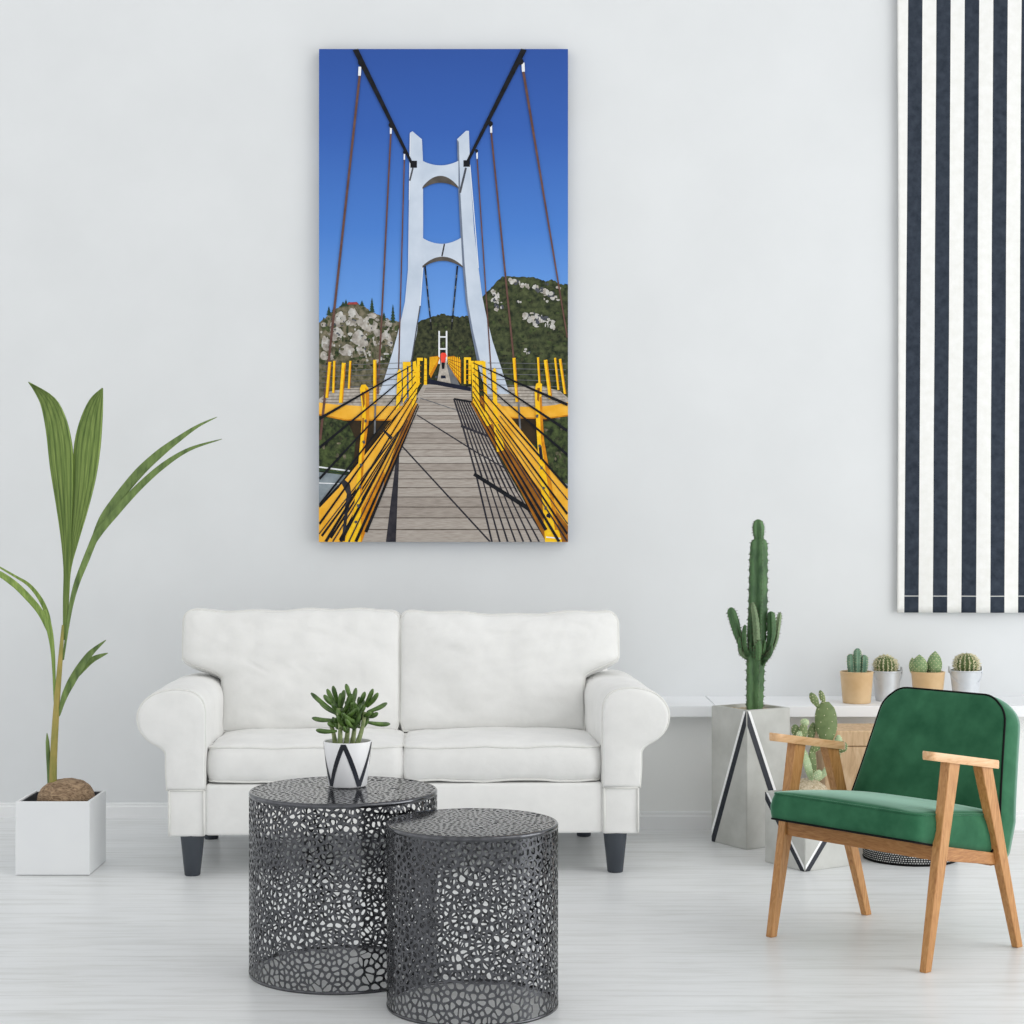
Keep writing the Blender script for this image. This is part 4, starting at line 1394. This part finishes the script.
# shadows printed in the picture
poly([(428, 379), (471, 387.5), (471, 391.5), (428, 383.5)], 'navy')
poly([(397, 452), (399.5, 452), (396, 542), (386, 542)], 'shadow')
line((402, 446), (490, 542), 1.5, 'shadow', 2.2); line((417, 415), (476, 452), 1.1, 'shadow', 1.4); line((476, 452), (508, 470), 1.2, 'shadow'); line((420, 398), (468, 414), .8, 'grey')
for i in range(8):
    s = i / 7
    pts_ = [(lerp(454, 471, s), lerp(399, 402, s)), (lerp(463, 487, s), lerp(427, 434, s)), (lerp(476, 517, s), lerp(474, 492, s)), (lerp(492, 547, s), 542)]
    for p_, q_ in zip(pts_, pts_[1:]): line(p_, q_, 1.3 if i else 1.8, 'shadow', 1.9, up=(i == 0))
line((454, 399), (472, 402), 2, 'black'); line((461, 426), (493, 438), 2.2, 'shadow'); line((474, 474), (534, 512), 3.6, 'black', 4.6)
# side girders
poly([(319, 506), (339, 486), (398, 412), (409, 398), (418, 404), (405, 428), (380, 490), (360, 542), (319, 542)], 'girder')
poly([(403, 425), (416, 405), (418, 404), (394, 467), (382, 494), (385, 478)], 'rust')
poly([(346, 542), (360, 512), (383, 470), (386, 476), (362, 542)], 'orange')
poly([(474, 396), (482, 396), (500, 404), (568, 489), (568, 542), (546, 542), (520, 490), (498, 452), (471, 404)], 'rust')
poly([(486, 398), (500, 404), (568, 489), (568, 526), (505, 444), (488, 416)], 'girder')
line((319, 507), (339, 486), 2.4, 'black'); line((339, 486), (400, 411), 1.8, 'black', 1)
# left railing shadow on the girder
for q_ in ((322, 536), (331, 538), (340, 540)): line(q_, (404, 424), 2.4, 'black', .6)
poly([(341, 482), (344, 479), (350, 484), (352, 497), (348, 512), (345, 541), (342, 541), (345, 508), (347, 494)], 'shadow'); poly([(382, 427), (388, 433), (393, 437), (391, 440), (384, 432)], 'shadow')
# posts
def post(pts, side_, dots=True):
    poly(pts, 'yellow'); poly(side_, 'orange')
post([(360, 389), (361.5, 385), (365.5, 384.5), (368.5, 388), (369.5, 395), (369, 420), (364.5, 455), (361.5, 500), (361, 542), (347, 542), (354, 510), (358, 470), (360.5, 440), (362.5, 412)], [(365.5, 388), (368.5, 390), (369.5, 396), (369, 420), (364.5, 455), (362, 494), (360, 496), (362, 455), (366, 420)])
poly([(361.8, 392), (364.8, 392), (365, 404), (363.4, 408)], 'rust'); poly([(362.5, 418), (364.5, 418), (363.5, 432), (361.5, 434)], 'rust', False)
poly([(349, 526), (362, 524), (359, 542), (345, 542)], 'yellow')
post([(534.5, 392), (536, 384), (539, 382.5), (542, 384), (541.5, 398), (544, 440), (551, 480), (558.5, 530), (561, 542), (545, 542), (543, 510), (539, 470), (536.5, 430)], [(541.5, 396), (544, 440), (551, 480), (558.5, 530), (555, 530), (547, 480), (541, 440), (539.5, 398)])
poly([(537.3, 388), (540, 388), (539, 402), (537, 400)], 'rust'); poly([(538.6, 448), (541.5, 446), (543, 458), (540, 460)], 'navy', False); blob(548.8, 515.5, 2.6, 2.8, 'navy', up=True)
poly([(545, 529), (559, 531), (562, 542), (546, 542)], 'yellow'); line((546, 537), (561, 538.5), 1.2, 'white')
for l_ in ([(492, 372), (494, 368), (496, 369), (498, 420), (505, 450), (497, 452), (494, 430)], [(482, 361.5), (485.5, 361.5), (489, 426), (486, 426)], [(474.5, 361), (484, 361), (484, 365), (477.5, 365), (480, 405), (492, 424), (486, 426), (477, 408)], [(471, 361), (474, 361), (477, 408), (473, 404)], [(464, 357.5), (471, 357.5), (471, 360), (466, 360), (466, 384), (464, 384)], [(468.5, 360), (471, 360), (471, 384), (468.5, 384)],
           [(397.5, 372), (399.5, 369), (401.5, 371), (402, 392), (399, 408), (396, 410)], [(403, 362), (411, 362), (411, 366), (407, 366), (407, 398), (403, 404)], [(408.5, 363), (411, 363), (412.5, 398), (409, 402)], [(413, 362), (416, 361), (418.5, 378), (416, 402), (412, 408)], [(417, 358), (423, 358), (423, 361), (420, 361), (420, 384), (417.5, 388)], [(424.5, 358), (427, 359), (427, 385), (424, 385)]):
    poly(l_, 'yellow')
    xs_ = sum(p_[0] for p_ in l_) / len(l_); ys_ = [p_[1] for p_ in l_]
    for k in range(4):
        yy = lerp(min(ys_), max(ys_), .25 + .2 * k); line((xs_ - 1.2, yy), (xs_ + 1.2, yy), .7, 'orange', up=(k == 0))
# railing ropes
for p_, q_ in (((319, 419), (413, 365)), ((319, 448), (414, 370)), ((319, 479), (415, 376)), ((319, 505), (416, 382)), ((319, 524), (417, 388)), ((326, 542), (417, 393)), ((341, 542), (418, 398)), ((356, 542), (418, 404)), ((366, 532), (419, 406)),
               ((568, 405), (473, 363)), ((568, 431), (473, 368)), ((568, 455), (473, 374)), ((568, 488), (473, 380)), ((568, 514), (473, 386)), ((568, 534), (473, 392)), ((559, 542), (473, 397)), ((546, 530), (473, 403))):
    line(p_, q_, 3.3, 'black', .8)
for p_, q_ in (((319, 534), (398, 432)), ((333, 542), (404, 425)), ((349, 542), (408, 420)), ((568, 500), (500, 416)), ((568, 524), (498, 424)), ((567, 541), (496, 430))): line(p_, q_, 1.6, 'shadow', .7)
LAY[0] += 1
for x, y in ((366, 421), (364, 442), (361.5, 465), (360, 487), (358.5, 506), (356, 522), (537, 416), (539.5, 446), (541.5, 468), (543.5, 488), (545.5, 508)): blob(x, y, 1.5, 1.9, 'shade')
# fabric face points at the viewer
for f in bm.faces:
    f.normal_update()
bm.transform(basis(CV).inverted())
me = bpy.data.meshes.new('print')
for f in bm.faces:
    if f.normal.y > 0: f.normal_flip()
bm.to_mesh(me); bm.free()
for n_ in names: me.materials.append(PM[n_])
o = bpy.data.objects.new('print', me); COL.objects.link(o); o.parent = CV

# ------------------------------------------------------------------ camera and light
cam = bpy.data.cameras.new('camera')
cam.sensor_width = 36; cam.lens = 36 * F / 1024
cam.clip_start = .05
co = bpy.data.objects.new('camera', cam); COL.objects.link(co)
co.location = (0, 0, H); co.rotation_euler = (R(90), 0, 0)
SC.camera = co

w = bpy.data.worlds.new('room_daylight'); SC.world = w
w.use_nodes = True
nt = w.node_tree
bg = nt.nodes['Background']
tc = nt.nodes.new('ShaderNodeTexCoord')
sp = nt.nodes.new('ShaderNodeSeparateXYZ')
nt.links.new(tc.outputs['Generated'], sp.inputs['Vector'])
mr = nt.nodes.new('ShaderNodeMapRange')
mr.inputs['From Min'].default_value = -.95; mr.inputs['From Max'].default_value = -.35
mr.inputs['To Min'].default_value = .85; mr.inputs['To Max'].default_value = 1
nt.links.new(sp.outputs['Y'], mr.inputs['Value'])
bg.inputs['Color'].default_value = (.99, .997, 1.0, 1)
ml = nt.nodes.new('ShaderNodeMath'); ml.operation = 'MULTIPLY'; ml.inputs[1].default_value = 1.07
mz = nt.nodes.new('ShaderNodeMapRange')          # dimmer overhead, where the room has its ceiling
mz.inputs['From Min'].default_value = 0; mz.inputs['From Max'].default_value = .9
mz.inputs['To Min'].default_value = 1.2; mz.inputs['To Max'].default_value = .72
nt.links.new(sp.outputs['Z'], mz.inputs['Value'])
m2 = nt.nodes.new('ShaderNodeMath'); m2.operation = 'MULTIPLY'
nt.links.new(mr.outputs['Result'], m2.inputs[0]); nt.links.new(mz.outputs['Result'], m2.inputs[1])
nt.links.new(m2.outputs[0], ml.inputs[0])
nt.links.new(ml.outputs[0], bg.inputs['Strength'])

sl = bpy.data.lights.new('window_sun', 'SUN'); sl.energy = .4; sl.angle = R(35); sl.color = (1, .98, .95)
so = bpy.data.objects.new('window_sun', sl); COL.objects.link(so)
so.rotation_euler = Vector((-.72, .5, -.62)).to_track_quat('-Z', 'Y').to_euler()
al_ = bpy.data.lights.new('window_light', 'AREA'); al_.shape = 'RECTANGLE'; al_.size = 2.6; al_.size_y = 2.2; al_.energy = 52; al_.color = (.99, 1, 1)
ao = bpy.data.objects.new('window_light', al_); COL.objects.link(ao)
ao.location = (4.0, 4.2, 1.15); ao.rotation_euler = Vector((-1, .35, -.08)).to_track_quat('-Z', 'Y').to_euler()

SC.view_settings.view_transform = 'Standard'
SC.view_settings.look = 'None'
SC.view_settings.gamma = 1
SC.view_settings.use_curve_mapping = False
SC.view_settings.exposure = -0.06
